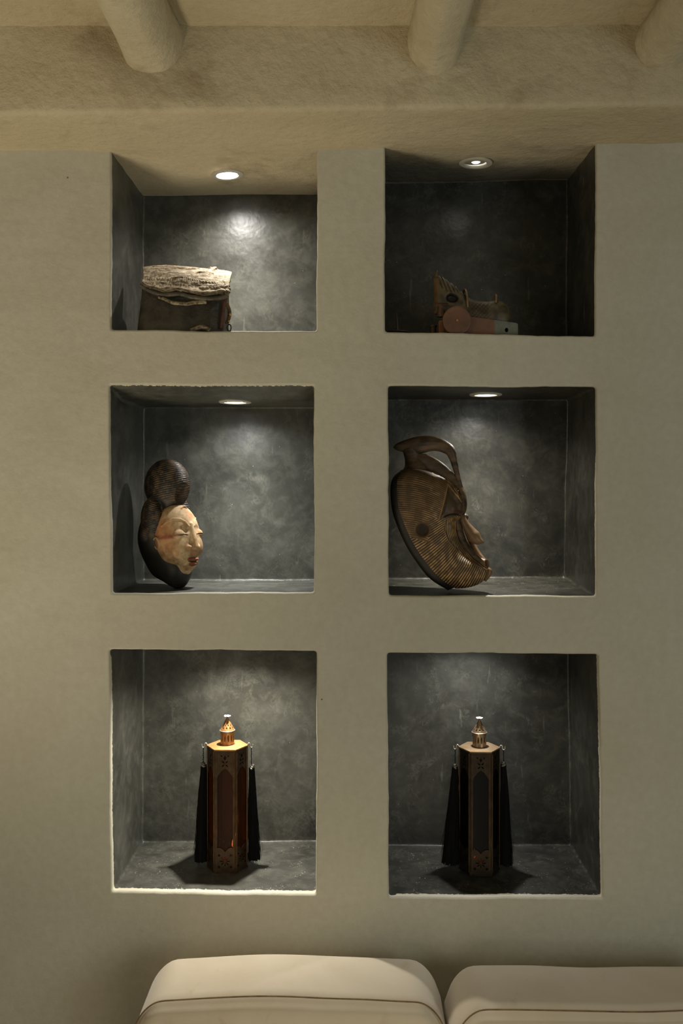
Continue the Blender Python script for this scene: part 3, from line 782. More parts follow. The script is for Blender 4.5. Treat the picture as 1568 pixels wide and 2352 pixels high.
    mesh_obj('face', to_world(V), Fc, M['paint_face'], o, True, {'paint': C})
    # ---- dark back of the head, jaw collar and crest
    h = 1.35
    P = sdf_grid((-74, -112, -120), (74, 70, 190), h); A = P.copy(); A[..., 0] = np.abs(P[..., 0]); z = P[..., 2]
    Q = P.copy(); tp = 1 - 0.45 * smooth01(-10, 115, -z); Q[..., 0] /= tp
    d = ell(Q, (0, -42, -6), (61, 60, 92)) * 0.85
    d = smin(d, ell(P, (0, 2, -72), (33, 36, 40)), 22)                          # collar under the jaw
    d = smin(d, cap_(P, (0, -40, -60), (0, 8, -98), 34, 15), 14)
    # keep the painted face free of it
    Qf = P.copy(); tf = 1 - 0.42 * smooth01(-5, 92, -z); Qf[..., 0] /= tf
    d = smin(d, ell(A, (46, -34, 44), (20, 28, 50)), 5)                          # side lock
    d = smin(d, ell(A, (58, -46, 10), (9, 14, 16)), 5)
    c, sn = math.cos(0.22), math.sin(0.22)
    B = P - np.array((0, -31, 123)); Bq = B.copy(); Bq[..., 1] = B[..., 1] * c + B[..., 2] * sn; Bq[..., 2] = -B[..., 1] * sn + B[..., 2] * c
    bun = ell(Bq, (0, 0, 0), (43, 62, 62))
    bun = smax(bun, -ell(P, (4, 52, 88), (37, 40, 46)), 1.2)                      # hollow under the crest, open to the front
    d = smin(d, bun, 15)
    cut = ell(Qf, (0, -2, -3), (55, 57, 84)) * 0.85 + 2.5
    d = smax(d, -np.maximum(cut, -(P[..., 1] + 6)), 2)
    V, Fc = surface_nets(d, (-74, -112, -120), h); N = vertex_normals(V, Fc)
    al = np.abs(V[:, 0]); f = V[:, 1]; z = V[:, 2]
    onb = smooth01(84, 96, z + 0.15 * f)
    g = z - 0.20 * f + 0.0030 * (f + 10) ** 2 * np.sign(-(f + 10)) * 0.6
    wv = 2.2 * vnoise(V, 0.05, 11)
    ph = np.where(z > 88, (g + wv) / 5.0, (z + 0.35 * f + wv) / 4.3) * 2 * math.pi
    inhol = smooth01(-1.0, -4.5, ell(V, (4, 52, 88), (39, 42, 48)))
    lock = smooth01(18, 6, ell(np.stack([al, f, z], 1), (46, -34, 44), (20, 28, 50)) * 2) * smooth01(-4, 8, z)
    m = np.clip(np.maximum(onb, lock), 0, 1) * (1 - inhol)
    gr = (0.5 - 0.5 * np.cos(ph)) ** 0.55
    V2 = V + N * ((gr - 0.75) * 1.5 * m * (0.7 + 0.6 * vnoise(V, 0.3, 2)))[:, None]
    C = rgb((44, 37, 29), len(V)); n1 = vnoise(V, 0.10, 5); n2 = vnoise(V, 0.35, 1)
    blend(C, 0.75 * m * gr * smooth01(0.35, 0.75, n1), (120, 96, 66)); blend(C, 0.45 * m * gr * smooth01(0.70, 0.85, n2), (160, 126, 78))
    blend(C, (1 - gr) * m * 0.8, (24, 20, 16)); blend(C, inhol * 0.8, (74, 50, 32))
    blend(C, smooth01(60, 20, z) * (1 - m) * 0.6, (40, 40, 34))
    C[:, 3] = 1
    mesh_obj('coiffure', to_world(V2), Fc, M['paint_dark'], o, True, {'paint': C})
    # ears: open rings
    for sg in (1, -1):
        pts = []
        for k in range(22):
            t = math.radians(35 + 290 * k / 21); pts.append((sg * (52.5 + 3 * math.sin(t)), -9 - 9 * math.cos(t) * -1 * -1, -9 + 13 * math.sin(t)))
        mb = MB(); pw = to_world(np.array(pts)); mb.sweep([Vector(p) for p in pw], [0.0016 + 0.0014 * math.sin(math.pi * i / 21) for i in range(22)], 10)
        e = mb.build('ear', None, o, auto=70); e.data.materials.append(simple('ear_wood', (176, 146, 104), 0.6, 0, (130, 98, 62), 60))
    return o
white_mask()

# ================================================================ STRIPED WOODEN MASK (right middle niche)
def poly_dist(qx, qy, poly):
    d = np.full(qx.shape, 1e9)
    for (x0, y0), (x1, y1) in zip(poly[:-1], poly[1:]):
        vx, vy = x1 - x0, y1 - y0; t = np.clip(((qx - x0) * vx + (qy - y0) * vy) / (vx * vx + vy * vy), 0, 1)
        d = np.minimum(d, np.hypot(qx - x0 - t * vx, qy - y0 - t * vy))
    return d
def inside(qx, qy, poly):
    c = np.zeros(qx.shape, bool); n = len(poly)
    for i in range(n):
        x0, y0 = poly[i]; x1, y1 = poly[(i + 1) % n]
        cr = ((y0 > qy) != (y1 > qy)) & (qx < (x1 - x0) * (qy - y0) / ((y1 - y0) or 1e-9) + x0); c ^= cr
    return c
def striped_mask():
    a = math.radians(72); sn, cs = math.sin(a), math.cos(a)
    Fv = np.array((sn, -cs, 0)); Lv = np.array((-cs, -sn, 0)); D = 2.092; s = D / F
    X0 = 946.0; org = W(X0, 1355, D)
    zfl = CZ - 0.2238
    o = empty('carved_mask', (org.x, org.y, zfl)); tag(o, 'large brown carved mask with fine striped grooves and curved crest', 'mask')
    def pt(px, py, l=0.0):      # px on the mask's middle plane -> local metres; l in mm towards the viewer
        f = (px - X0) * s / sn
        return np.array(Fv) * f + np.array(Lv) * (l * s) + np.array((0, 0, (1355 - py) * s))
    Pp = [(938, 1072), (965, 1074), (1000, 1085), (1030, 1104), (1050, 1130), (1061, 1153), (1062, 1173), (1049, 1193), (1048, 1216), (1057, 1245), (1078, 1274), (1108, 1295), (1113, 1311), (1100, 1331), (1076, 1343), (1045, 1348)]
    Np = [(932, 1078), (919, 1086), (911, 1098), (908, 1116), (908, 1134), (910, 1154), (914, 1174), (921, 1194), (930, 1216), (941, 1239), (955, 1262), (970, 1283), (986, 1303), (1004, 1321), (1022, 1335), (1038, 1345)]
    Wd = [26, 44, 57, 66, 71, 74, 76, 77, 76, 74, 69, 62, 53, 42, 29, 10]
    nt, nph = 460, 300
    st = catmull([p + n + (w,) for p, n, w in zip(Pp, Np, Wd)], nt)
    Cx = st[:, 2] + cs * st[:, 4]; Cy = st[:, 3]
    ph = np.linspace(-math.pi / 2, math.pi / 2, nph)
    cph = np.cos(ph) ** 0.82; sph = np.sign(np.sin(ph)) * np.abs(np.sin(ph)) ** 0.92
    PX = Cx[:, None] + cph[None, :] * (st[:, 0] - Cx)[:, None]; PY = Cy[:, None] + cph[None, :] * (st[:, 1] - Cy)[:, None]; LL = st[:, 4][:, None] * sph[None, :]
    qx = PX - cs * np.abs(LL); qy = PY        # what a viewer on this side sees; mirrored for the far side
    f = (PX - X0) * s / sn
    V = np.stack([Fv[0] * f + Lv[0] * LL * s, Fv[1] * f + Lv[1] * LL * s, (1355 - PY) * s], -1)
    du = np.gradient(V, axis=0); dv = np.gradient(V, axis=1); N = np.cross(du, dv); N /= np.linalg.norm(N, axis=-1, keepdims=True) + 1e-12
    if (N[nt // 2, nph // 2] @ Fv) < 0: N = -N
    # --- groove regions, drawn on the side view
    eye = [(1022, 1110), (1054, 1150), (1056, 1176), (1034, 1181), (1000, 1190)]
    prof = list(zip(st[:, 0][::20], st[:, 1][::20]))
    dprof = poly_dist(qx, qy, prof)
    cheek_lo = [(1016, 1192), (1012, 1212), (1022, 1238), (1046, 1264), (1078, 1288), (1108, 1304)]
    cheek_ref = [(1050, 1184), (1049, 1215), (1058, 1245), (1079, 1274), (1108, 1296)]
    cheek_poly = [(1030, 1184), (1075, 1184), (1085, 1240), (1125, 1290), (1108, 1306), (1078, 1290), (1046, 1266), (1022, 1240), (1012, 1212), (1016, 1194)]
    fore_ref = [(985, 1083), (1010, 1088), (1034, 1106), (1050, 1130), (1058, 1155)]
    fore_poly = [(985, 1076), (1010, 1080), (1036, 1098), (1070, 1150), (1056, 1160), (1024, 1108), (990, 1094)]
    iE = inside(qx, qy, eye); iC = inside(qx, qy, cheek_poly) & ~iE; iF = inside(qx, qy, fore_poly) & ~iE & ~iC
    line = 1226 + 0.33 * (qx - 930); jaw = (qy > line) & ~iC & ~iE & ~iF
    side = ~(jaw | iC | iE | iF)
    phase = np.zeros_like(qx); per = 2 * math.pi
    phase = np.where(iC, poly_dist(qx, qy, cheek_ref) / 3.9, phase)
    phase = np.where(iF, poly_dist(qx, qy, fore_ref) / 3.9, phase)
    phase = np.where(jaw, np.arctan2(1099 - qy, 1176 - qx) * 235 / 5.0, phase)
    phase = np.where(side, (qy - 0.0030 * np.clip(qx - 915, 0, 200) ** 2) / 4.7, phase)
    lower = side & (qy > 1188) & (qx > 975)
    phase = np.where(lower, np.arctan2(1099 - qy, 1176 - qx) * 235 / 5.0, phase)
    g = (0.5 - 0.5 * np.cos(phase * per)) ** 0.8
    Vf = np.stack([qx.ravel(), qy.ravel(), np.zeros(qx.size)], 1)
    wearn = vnoise(Vf, 0.045, 2).reshape(qx.shape)
    amp = np.where(iE, 0.0, 1.0)
    amp = amp * np.where(side, 0.35 + 0.65 * smooth01(0.30, 0.62, wearn) * (1 - 0.75 * np.exp(-(((qx - 962) / 34) ** 2 + ((qy - 1150) / 40) ** 2))), 1.0)
    dear = np.hypot((qx - 963) / 1.0, (qy - 1213) / 1.05)
    amp = amp * np.where(side, smooth01(1082, 1100, qy - 0.12 * (qx - 940)), 1) * smooth01(15, 20, dear) * smooth01(0, 4, np.minimum(dprof + 2, 9))
    for edge in (eye + [eye[0]], cheek_lo): amp = amp * smooth01(0.8, 2.6, poly_dist(qx, qy, edge))
    disp = (g - 0.55) * 1.05 * amp
    disp += -4.2 * iE * smooth01(0, 11, poly_dist(qx, qy, eye + [eye[0]])) + 1.0 * np.exp(-(poly_dist(qx, qy, [(1000, 1190), (1022, 1110)]) / 1.6) ** 2)
    lid = np.hypot((qx - 1034) / 24, (qy - 1186) / 9); disp += 2.6 * np.clip(1 - lid ** 2, 0, 1) ** 0.5
    disp += -2.4 * np.exp(-((qy - (1178 + 0.012 * (qx - 1034) ** 2)) / 1.8) ** 2) * smooth01(27, 20, np.abs(qx - 1034))
    disp += -6.0 * smooth01(15, 10, dear) + 2.0 * np.exp(-((dear - 17) / 2.2) ** 2) * (qy > 1205) 
    disp += 1.1 * np.exp(-(poly_dist(qx, qy, cheek_lo) / 1.5) ** 2)
    V = V + N * (disp * s)[..., None]
    C = rgb((92, 70, 44), V.size // 3); gg = (g * np.clip(amp, 0, 1)).ravel(); nn = vnoise(Vf, 0.12, 6); iEr = iE.ravel(); 
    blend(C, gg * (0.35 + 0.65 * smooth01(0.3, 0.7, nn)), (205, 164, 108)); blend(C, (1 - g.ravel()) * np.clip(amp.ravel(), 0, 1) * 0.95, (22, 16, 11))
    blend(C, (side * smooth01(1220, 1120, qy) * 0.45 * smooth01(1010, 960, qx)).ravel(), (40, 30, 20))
    blend(C, 0.6 * (iEr * 1.0), (62, 47, 32)); blend(C, 0.5 * smooth01(0.55, 0.8, nn) * iEr, (120, 88, 52))
    blend(C, (0.9 * np.exp(-((qy - (1179 + 0.012 * (qx - 1034) ** 2)) / 1.6) ** 2) * smooth01(27, 20, np.abs(qx - 1034))).ravel(), (18, 14, 10))
    blend(C, (0.8 * np.exp(-(poly_dist(qx, qy, [(1000, 1190), (1022, 1112), (1054, 1152)]) / 1.2) ** 2)).ravel(), (176, 138, 90))
    blend(C, smooth01(14, 9, dear).ravel() * 0.85, (30, 22, 15)); C[:, 3] = 1
    Vl = V.reshape(-1, 3); Fc = [(i * nph + j, i * nph + j + 1, (i + 1) * nph + j + 1, (i + 1) * nph + j) for i in range(nt - 1) for j in range(nph - 1)]
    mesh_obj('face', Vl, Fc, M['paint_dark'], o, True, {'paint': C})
    # dark hollow back / rim
    nt2 = 90; sb = catmull([p + n + (w,) for p, n, w in zip(Pp, Np, Wd)], nt2); ph2 = np.linspace(-math.pi / 2, math.pi / 2, 60); mb = MB(); P = []
    for i in range(nt2):
        cx_ = sb[i, 2] + cs * sb[i, 4]; row = []
        tt = i / (nt2 - 1); back = 27 * min(1, tt / 0.12) ** 0.5 - 9 * float(smooth01(0.8, 1.0, np.array(tt)))
        for p in ph2:
            w_ = sb[i, 4] * math.sin(p); c_ = math.cos(p) ** 0.5
            row.append(Vector(pt(max(cx_ - 0.85 * back * c_, 888 + cs * w_), sb[i, 3] + 0.42 * back * c_ + 0.3 * c_, w_)))
        P.append(row)
    mb.grid(P); M['back_wood'] = simple('blackened_wood', (44, 38, 30), 0.55, 0, (28, 25, 20), 40, 0.4, 0.001); mb.build('back_rim', M['back_wood'], o, auto=80)
    # crown of the head above the stripes, carved into the crest stand
    M['crest_wood'] = simple('polished_brown_wood', (108, 85, 60), 0.5, 0, (40, 32, 24), 34, 0.7, 0.003, 0.4, (0.6, 1, 2.2))
    mb = MB()
    def sw(pts, n=40, seg=20):
        c = catmull(pts, n); mb.sweep([Vector(pt(p[0], p[1])) for p in c], [p[2] * s for p in c], seg, [p[3] * s for p in c], side=Lv)
    sw([(900, 1112, 3, 6), (915, 1098, 9, 32), (940, 1088, 13, 46), (970, 1090, 12, 42), (1000, 1099, 9, 32), (1028, 1112, 6, 18), (1046, 1124, 4, 9)])   # cap
    mb.build('crown', M['crest_wood'], o, auto=80)
    mb = MB()
    sw([(942, 1030, 19, 15), (945, 1044, 18, 14), (948, 1060, 19, 17), (952, 1075, 30, 26), (952, 1090, 38, 34)])                                              # stand
    mb.build('crest_stand', M['crest_wood'], o, auto=80)
    mb = MB()
    sw([(955, 1052, 12, 6), (975, 1060, 17, 7), (1000, 1075, 18, 8), (1022, 1091, 15, 8), (1040, 1107, 10, 7), (1052, 1122, 5, 5)])                               # lower ridge
    mb.build('crest_ridge', M['crest_wood'], o, auto=80)
    mb = MB()
    sw([(905, 1027, 2.5, 3), (910, 1026, 7, 7), (922, 1025, 12, 12), (940, 1024, 17, 14), (962, 1022, 20, 15), (985, 1019, 18, 15), (1003, 1021, 16, 14), (1018, 1027, 14, 13),
        (1030, 1036, 12.5, 12), (1036, 1050, 9.5, 10), (1041, 1070, 7.5, 8), (1046, 1090, 6, 7), (1051, 1110, 5.5, 6), (1056, 1128, 5, 5), (1060, 1145, 3, 4)], 70)
    mb.build('crest', M['crest_wood'], o, auto=80)
    # brow wedge
    mb = MB(); sw([(1050, 1112, 4, 5), (1056, 1130, 7, 10), (1059, 1150, 8, 14), (1058, 1168, 8, 16), (1055, 1180, 6, 13)])
    for l_ in (-17,): mb.lathe([(0.0002, -0.010), (0.006, -0.007), (0.0075, 0), (0.006, 0.007), (0.0002, 0.010)], c=Vector(pt(1060, 1186, l_)), n=20, axis=Lv); mb.build('brow', M['crest_wood'], o, auto=80)
    # nose
    M['nose_wood'] = simple('smooth_brown_wood', (128, 98, 66), 0.45, 0, (96, 72, 46), 30, 0.3, 0.001)
    mb = MB(); sw([(1051, 1172, 4, 4), (1056, 1186, 7, 6.5), (1064, 1203, 9.5, 8.5), (1074, 1219, 13, 11), (1082, 1230, 15.5, 14), (1090, 1237, 12, 13), (1098, 1241, 6, 8), (1103, 1243, 1.5, 3)]); mb.build('nose', M['nose_wood'], o, auto=80)
    mb = MB(); sw([(1046, 1176, 5, 12), (1047, 1195, 7, 16), (1050, 1220, 9, 16), (1060, 1246, 9, 15), (1078, 1270, 8, 14), (1096, 1286, 8, 12), (1106, 1292, 6, 9)]); mb.build('middle_face', M['crest_wood'], o, auto=80)
    mb = MB(); c = catmull([(1057, 1186, -22, 7), (1064, 1215, -22, 8), (1074, 1245, -20, 7), (1088, 1268, -15, 6), (1103, 1284, -9, 5)], 40)
    mb.sweep([Vector(pt(p[0], p[1], p[2])) for p in c], [p[3] * s for p in c], 14); mb.build('far_cheek', M['nose_wood'], o, auto=80)
    # mouth: short open tube
    c0 = Vector(pt(1101, 1291)); ax = (Vector(Fv) * 1.0 + Vector(Lv) * 0.42 + Vector((0, 0, 0.12))).normalized()
    mb = MB(); mb.lathe([(0.017, -0.010), (0.014, -0.001), (0.0115, 0.006), (0.0108, 0.0105), (0.0085, 0.0115), (0.0066, 0.010), (0.0055, 0.004), (0.0050, -0.004), (0.0001, -0.005)], c=c0, n=36, axis=ax, cap=False)
    mb.build('mouth', M['nose_wood'], o, auto=80)
    mb = MB(); mb.lathe([(0.0001, 0), (0.0054, 0.0002)], c=c0 + ax * 0.002, n=24, axis=ax, cap=False); mb.build('mouth_shade_disc', M['thread'], o)  # black disc stands in for the shade deep inside the tube
    mb = MB(); sw([(1110, 1300, 4, 6), (1116, 1306, 5, 8), (1113, 1316, 5, 8), (1105, 1328, 4, 6)]); mb.build('chin', M['nose_wood'], o, auto=80)
    return o
striped_mask()

# ================================================================ BAG (top left niche)
def bag():
    M['bag_dark'] = simple('old_brown_leather', (92, 82, 64), 0.5, 0, (44, 39, 30), 24, 1.0, 0.008)
    t = NT('bleached_cracked_hide'); v = t.coord(); sv = t.scalevec(v, (55, 55, 105)); n = t.noise(1.0, 6, 0.75, sv, 0.9); n2 = t.noise(120, 5, 0.7, v); n3 = t.noise(14, 3, 0.5, v)
    col = t.mix(t.rr(n, 0.40, 0.56), L((112, 92, 66)), L((206, 190, 158))); col = t.mix(t.rr(n2, 0.45, 0.62, 0.5, 0), col, L((100, 80, 56)))
    M['bag_pale'] = t.out(col, 0.8, t.bump(n2, 0.8, 0.003, t.bump(n, 1.0, 0.005)), spec=0.3)
    D = 2.09; s = D / F; zf = CZ + 0.3600
    o = empty('leather_bag', (W(425, 0, D).x, 0.10, zf)); tag(o, 'old brown leather bag with a pale cracked folded flap', 'bag')
    O = o.location
    def lp(px, py, y): w = W(px, py, 2 + y); return w - O
    # body: rings from bottom to top, soft rectangular section
    mb = MB(); P = []
    for i in range(40):
        t_ = i / 39; z = t_ * 0.112
        xl = W(316, 0, D).x + (W(329, 0, D).x - W(316, 0, D).x) * t_ ** 0.8; xr = W(516, 0, D).x + (W(521, 0, D).x - W(516, 0, D).x) * t_
        yf, yb = 0.045 + 0.012 * t_, 0.20 - 0.05 * t_; row = []
        for j in range(96):
            a = 2 * math.pi * j / 96; c, s_ = math.cos(a), math.sin(a); e = 0.35
            x = (xl + xr) / 2 + (xr - xl) / 2 * math.copysign(abs(c) ** e, c); y = (yf + yb) / 2 + (yb - yf) / 2 * math.copysign(abs(s_) ** e, s_)
            w = 0.006 * mnoise.noise(Vector((x * 14, y * 14, z * 10))) + 0.002 * mnoise.noise(Vector((x * 60, y * 30, z * 30)))
            row.append(Vector((x, y - w * (1 if s_ < 0 else -1), zf + z)) - O)
        P.append(row)
    b = mb.grid(P, close_v=True); mb.f.append(tuple(b + j for j in range(96))[::-1]); mb.f.append(tuple(b + 39 * 96 + j for j in range(96)))
    mb.build('body', M['bag_dark'], o, auto=80)
    # flap: thick folded pale slab leaning back over the body; lower edge hangs in front
    top = catmull([(327, 613), (360, 609), (400, 609), (440, 613), (478, 617), (482, 614), (497, 613), (500, 618), (515, 620), (532, 624)], 120)
    mid = catmull([(328, 636), (360, 636), (400, 634), (424, 633), (450, 640), (490, 645), (526, 650)], 120)
    bot = catmull([(324, 652), (335, 659), (355, 664), (375, 671), (390, 669), (410, 667), (430, 671), (460, 676), (490, 675), (510, 671), (519, 677), (524, 668)], 120)
    P = []; nv = 46
    for i in range(120):
        row = []
        for j in range(nv):
            u = j / (nv - 1)
            if u < 0.36: t_ = u / 0.36; p = top[i] * (1 - t_) + mid[i] * t_; y = 0.112 - 0.055 * t_
            elif u < 0.8: t_ = (u - 0.36) / 0.44; p = mid[i] * (1 - t_) + bot[i] * t_; y = 0.057 - 0.029 * t_
            else: t_ = (u - 0.8) / 0.2; p = bot[i] + np.array((0, 1.5 - 5 * (t_ - .5) ** 2 * 4 * .3 - 6 * t_)); y = 0.028 + 0.022 * t_
            q = lp(p[0], p[1], y)
            crease = -0.0022 * math.exp(-((u - 0.36) / 0.02) ** 2) - 0.0014 * math.exp(-((u - 0.56) / 0.014) ** 2) + 0.0012 * math.sin(i * 1.9) * math.exp(-((u - 0.40) / 0.03) ** 2)
            stit = 0.0009 * math.sin(i * 1.7) * (math.exp(-((u - 0.61) / 0.02) ** 2) + math.exp(-((u - 0.47) / 0.016) ** 2))
            rip = 0.0042 * mnoise.noise(Vector((q.x * 16, q.z * 120, 2))) + 0.0022 * mnoise.noise(Vector((q.x * 70, q.z * 170, 4))) + 0.0012 * mnoise.noise(Vector((q.x * 220, q.z * 260, 4)))
            q.y -= crease + stit + rip * (0.4 if u > 0.8 else 1) - 0.001; q.z += (crease + stit) * 0.5
            row.append(q)
        P.append(row)
    mb = MB(); mb.grid(P); fl = mb.build('flap', M['bag_pale'], o, auto=80); m = fl.modifiers.new('thickness', 'SOLIDIFY'); m.thickness = 0.006; m.offset = -1 if True else 1
    # dark under-edge of the flap
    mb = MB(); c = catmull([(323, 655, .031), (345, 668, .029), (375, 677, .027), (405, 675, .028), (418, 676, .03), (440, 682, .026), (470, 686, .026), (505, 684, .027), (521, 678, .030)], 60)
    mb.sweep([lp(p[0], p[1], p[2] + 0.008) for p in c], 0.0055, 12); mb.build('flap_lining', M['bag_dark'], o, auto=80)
    # pale torn strap across the front
    mb = MB(); c = catmull([(363, 683), (375, 686), (388, 692), (400, 696), (415, 697), (430, 698), (445, 695), (460, 694), (474, 693)], 50)
    mb.sweep([lp(p[0], p[1], 0.030 + 0.001 * math.sin(i)) for i, p in enumerate(c)], [0.0010 + 0.0013 * math.sin(math.pi * i / 49) + 0.0004 * math.sin(i * 2.3) for i in range(50)], 8, 0.005); mb.build('strap', M['bag_pale'], o, auto=80)
    mb = MB(); c = catmull([(437, 758), (450, 754), (462, 751), (472, 753), (482, 758)], 24)
    mb.sweep([lp(p[0], p[1], 0.034) for p in c], [0.0006 + 0.0045 * math.sin(math.pi * i / 23) for i in range(24)], 8, 0.006); mb.build('pale_scrap', M['bag_pale'], o, auto=80)
    # reddish seam down the right edge
    mb = MB(); c = catmull([(519, 680), (515, 700), (512, 720), (510, 740), (508, 756)], 40)
    mb.sweep([lp(p[0], p[1], 0.052) for p in c], [0.0042 + 0.0006 * math.sin(i * 2.4) for i in range(40)], 10); mb.build('seam', simple('red_brown_seam', (112, 66, 46), 0.6, 0, (70, 44, 32), 60), o, auto=80)
    # braided handle end and ring
    mb = MB()
    for ph_ in (0, 2.09, 4.19):
        pts = []
        for i in range(60):
            t_ = i / 59; cxx = 521 + 6 * math.sin(math.pi * t_); cyy = 698 + 44 * t_; a = t_ * 26 + ph_
            pts.append(lp(cxx + 2.6 * math.cos(a), cyy, 0.075 + 0.0026 * math.sin(a)))
        mb.sweep(pts, 0.0021, 8)
    mb.build('braided_handle', simple('braid_leather', (128, 100, 58), 0.5, 0, (84, 62, 36), 90), o, auto=80)
    mb = MB(); c = lp(527, 722, 0.07); mb.lathe([(0.0001, -0.004), (0.003, -0.003), (0.0042, 0), (0.003, 0.003), (0.0001, 0.004)], c=c, n=14)
    c = lp(525, 738, 0.07); mb.lathe([(0.0001, -0.003), (0.0028, -0.002), (0.0036, 0), (0.0028, 0.002), (0.0001, 0.003)], c=c, n=14); mb.build('stud', simple('brass_stud', (190, 160, 100), 0.3, 0.9), o, auto=80)
    mb = MB(); cc = [lp(526 + 4.5 * math.cos(a), 753 + 8 * math.sin(a), 0.07) for a in np.linspace(0, 2 * math.pi, 25)]; mb.sweep(cc, 0.0013, 8, cap=False); mb.build('ring', simple('dark_iron', (60, 58, 50), 0.4, 0.8), o, auto=80)
    return o
bag()

# ================================================================ WOODEN HORSE ON WHEELS (top right niche)
def horse():
    M['horse'] = simple('dark_carved_horse', (98, 84, 60), 0.42, 0, (58, 50, 38), 40, 0.5, 0.0015)
    D = 2.085; s = D / F; zf = CZ + 0.3510
    o = empty('wooden_horse', (W(1085, 0, D).x, 0.085, zf)); tag(o, 'dark carved wooden toy horse with a ridged mane, lying behind a round disc', 'toy horse')
    O = o.location
    # side outline: stations (x, top, bottom, half width)
    st = [(995, 629, 715, 3), (998, 627, 722, 9), (1003, 632, 722, 15), (1010, 634, 722, 19), (1020, 639, 722, 22), (1032, 648, 735, 23), (1045, 657, 748, 24), (1056, 667, 757, 24), (1066, 677, 762, 25),
          (1074, 683, 765, 27), (1085, 689, 767, 29), (1100, 692, 768, 30), (1118, 693, 768, 31), (1132, 691, 768, 31), (1146, 692, 768, 30), (1158, 698, 767, 27), (1166, 707, 765, 21), (1171, 720, 760, 12), (1173, 735, 750, 3)]
    n = 260; S = catmull(st, n); m_ = 110; V = []
    for i in range(n):
        x, t_, b_, w_ = S[i]; xc = (W(x, 0, D)).x
        for j in range(m_):
            a = 2 * math.pi * j / m_; c, sn = math.cos(a), math.sin(a); py = (t_ + b_) / 2 - (b_ - t_) / 2 * sn; y = 0.085 - w_ * s * math.copysign(abs(c) ** 0.8, c)
            V.append(W(x, py, D).freeze() if False else Vector((xc, y, CZ - (py - VY) * s)))
    V = np.array([tuple(v) for v in V]); G = V.reshape(n, m_, 3); Nn = np.cross(np.gradient(G, axis=0), np.gradient(G, axis=1)); Nn /= np.linalg.norm(Nn, axis=-1, keepdims=True) + 1e-12
    ctr = G.mean(1, keepdims=True)
    if np.mean(np.sum(Nn * (G - ctr), -1)) < 0: Nn = -Nn
    qx = np.repeat(S[:, 0][:, None], m_, 1); qy = VY - (G[..., 2] - CZ) / s
    d = np.zeros_like(qx)
    d += -1.9 * np.exp(-(((( qx - 1000) * 0.9 - (qy - 640) * 0.32) % 7.5 - 3.7) / 1.0) ** 2) * smooth01(1003, 1010, qx) * smooth01(1066, 1058, qx) * smooth01(690, 672, qy) * ((qy < 640 + (qx - 1000) * 0.75 + 16))
    de = np.hypot((qx - 1036) / 17, (qy - 689) / 12); d += -11.0 * smooth01(1.0, 0.55, de) + 0.6 * np.exp(-((de - 1.2) / 0.14) ** 2)
    for cx_, yy in ((1070, 664), (1134.5, 678)): d += 0
    lat = np.exp(-((((qx + qy) % 9) - 4.5) / 1.1) ** 2) + np.exp(-((((qx - qy) % 9) - 4.5) / 1.1) ** 2)
    d += -0.8 * lat * smooth01(1076, 1080, qx) * smooth01(1130, 1115, qx) * smooth01(698, 706, qy)
    d += 1.2 * np.exp(-((qy - (703 + 0.05 * (qx - 1000))) / 2) ** 2) * smooth01(1030, 1024, qx)
    Vd = (G + Nn * (d * s)[..., None]).reshape(-1, 3) - np.array(O)
    Fc = [(i * m_ + j, i * m_ + (j + 1) % m_, (i + 1) * m_ + (j + 1) % m_, (i + 1) * m_ + j) for i in range(n - 1) for j in range(m_)] + [tuple(range(m_)), tuple((n - 1) * m_ + j for j in range(m_))]
    Vn = np.stack([qx.ravel(), qy.ravel(), np.zeros(qx.size)], 1); nn = vnoise(Vn, 0.09, 4)
    Cc = rgb((98, 86, 62), qx.size); blend(Cc, 0.8 * smooth01(0.4, 0.75, nn), (64, 56, 42)); blend(Cc, 0.7 * (smooth01(1012, 1000, qx) * smooth01(0.3, 0.6, nn.reshape(qx.shape))).ravel(), (142, 110, 72))
    blend(Cc, 0.95 * smooth01(1.0, 0.7, de).ravel(), (14, 12, 9)); blend(Cc, np.clip(-d, 0, 1.6).ravel() / 1.6 * (de > 1.1).ravel() * 0.85, (30, 26, 19)); Cc[:, 3] = 1  # first blend paints the shade of the hollow eye
    mesh_obj('body', Vd, Fc, M['paint_dark'], o, True, {'paint': Cc})
    def lp(px, py, y): w = W(px, py, D); return Vector((w.x, y, w.z)) - O
    mb = MB(); mb.sweep([lp(1000, 640, 0.070), lp(1001, 632, 0.070), lp(1001.5, 626, 0.071), lp(1001, 623.5, 0.072)], [0.005, 0.0042, 0.0026, 0.0007], 12); mb.sweep([lp(999, 646, 0.094), lp(998, 636, 0.096), lp(997.5, 626, 0.097)], [0.002, 0.0042, 0.0008], 12)
    mb.build('ear', M['horse'], o, auto=80)
    M['horse_hi'] = simple('rubbed_horse_wood', (150, 124, 84), 0.4, 0, (100, 82, 56), 40)
    for xx, t0, t1, ww in ((1070, 666, 712, 0.026), (1135, 679, 700, 0.022)):   # pommel and cantle of the saddle
        pts = [];
        for k in range(25):
            a = math.pi * k / 24; pts.append(lp(xx + 3 * math.sin(a) * (-1 if xx < 1100 else 1), t1 - (t1 - t0) * math.sin(a) ** 0.45, 0.085 - ww * math.cos(a)))
        mb = MB(); mb.sweep(pts, 0.0022, 10, [0.0022 + 0.0016 * math.sin(math.pi * k / 24) for k in range(25)]); mb.build('saddle_ridge', M['horse_hi'], o, auto=80)
    mb = MB(); mb.lathe([(0.0085, -0.0135), (0.0095, 0), (0.0105, 0.014)], c=lp(1012, 716, 0.078), n=20); mb.build('muzzle', simple('bridle_wood', (120, 88, 62), 0.5, 0, (84, 60, 42), 50), o, auto=60)
    mb = MB()
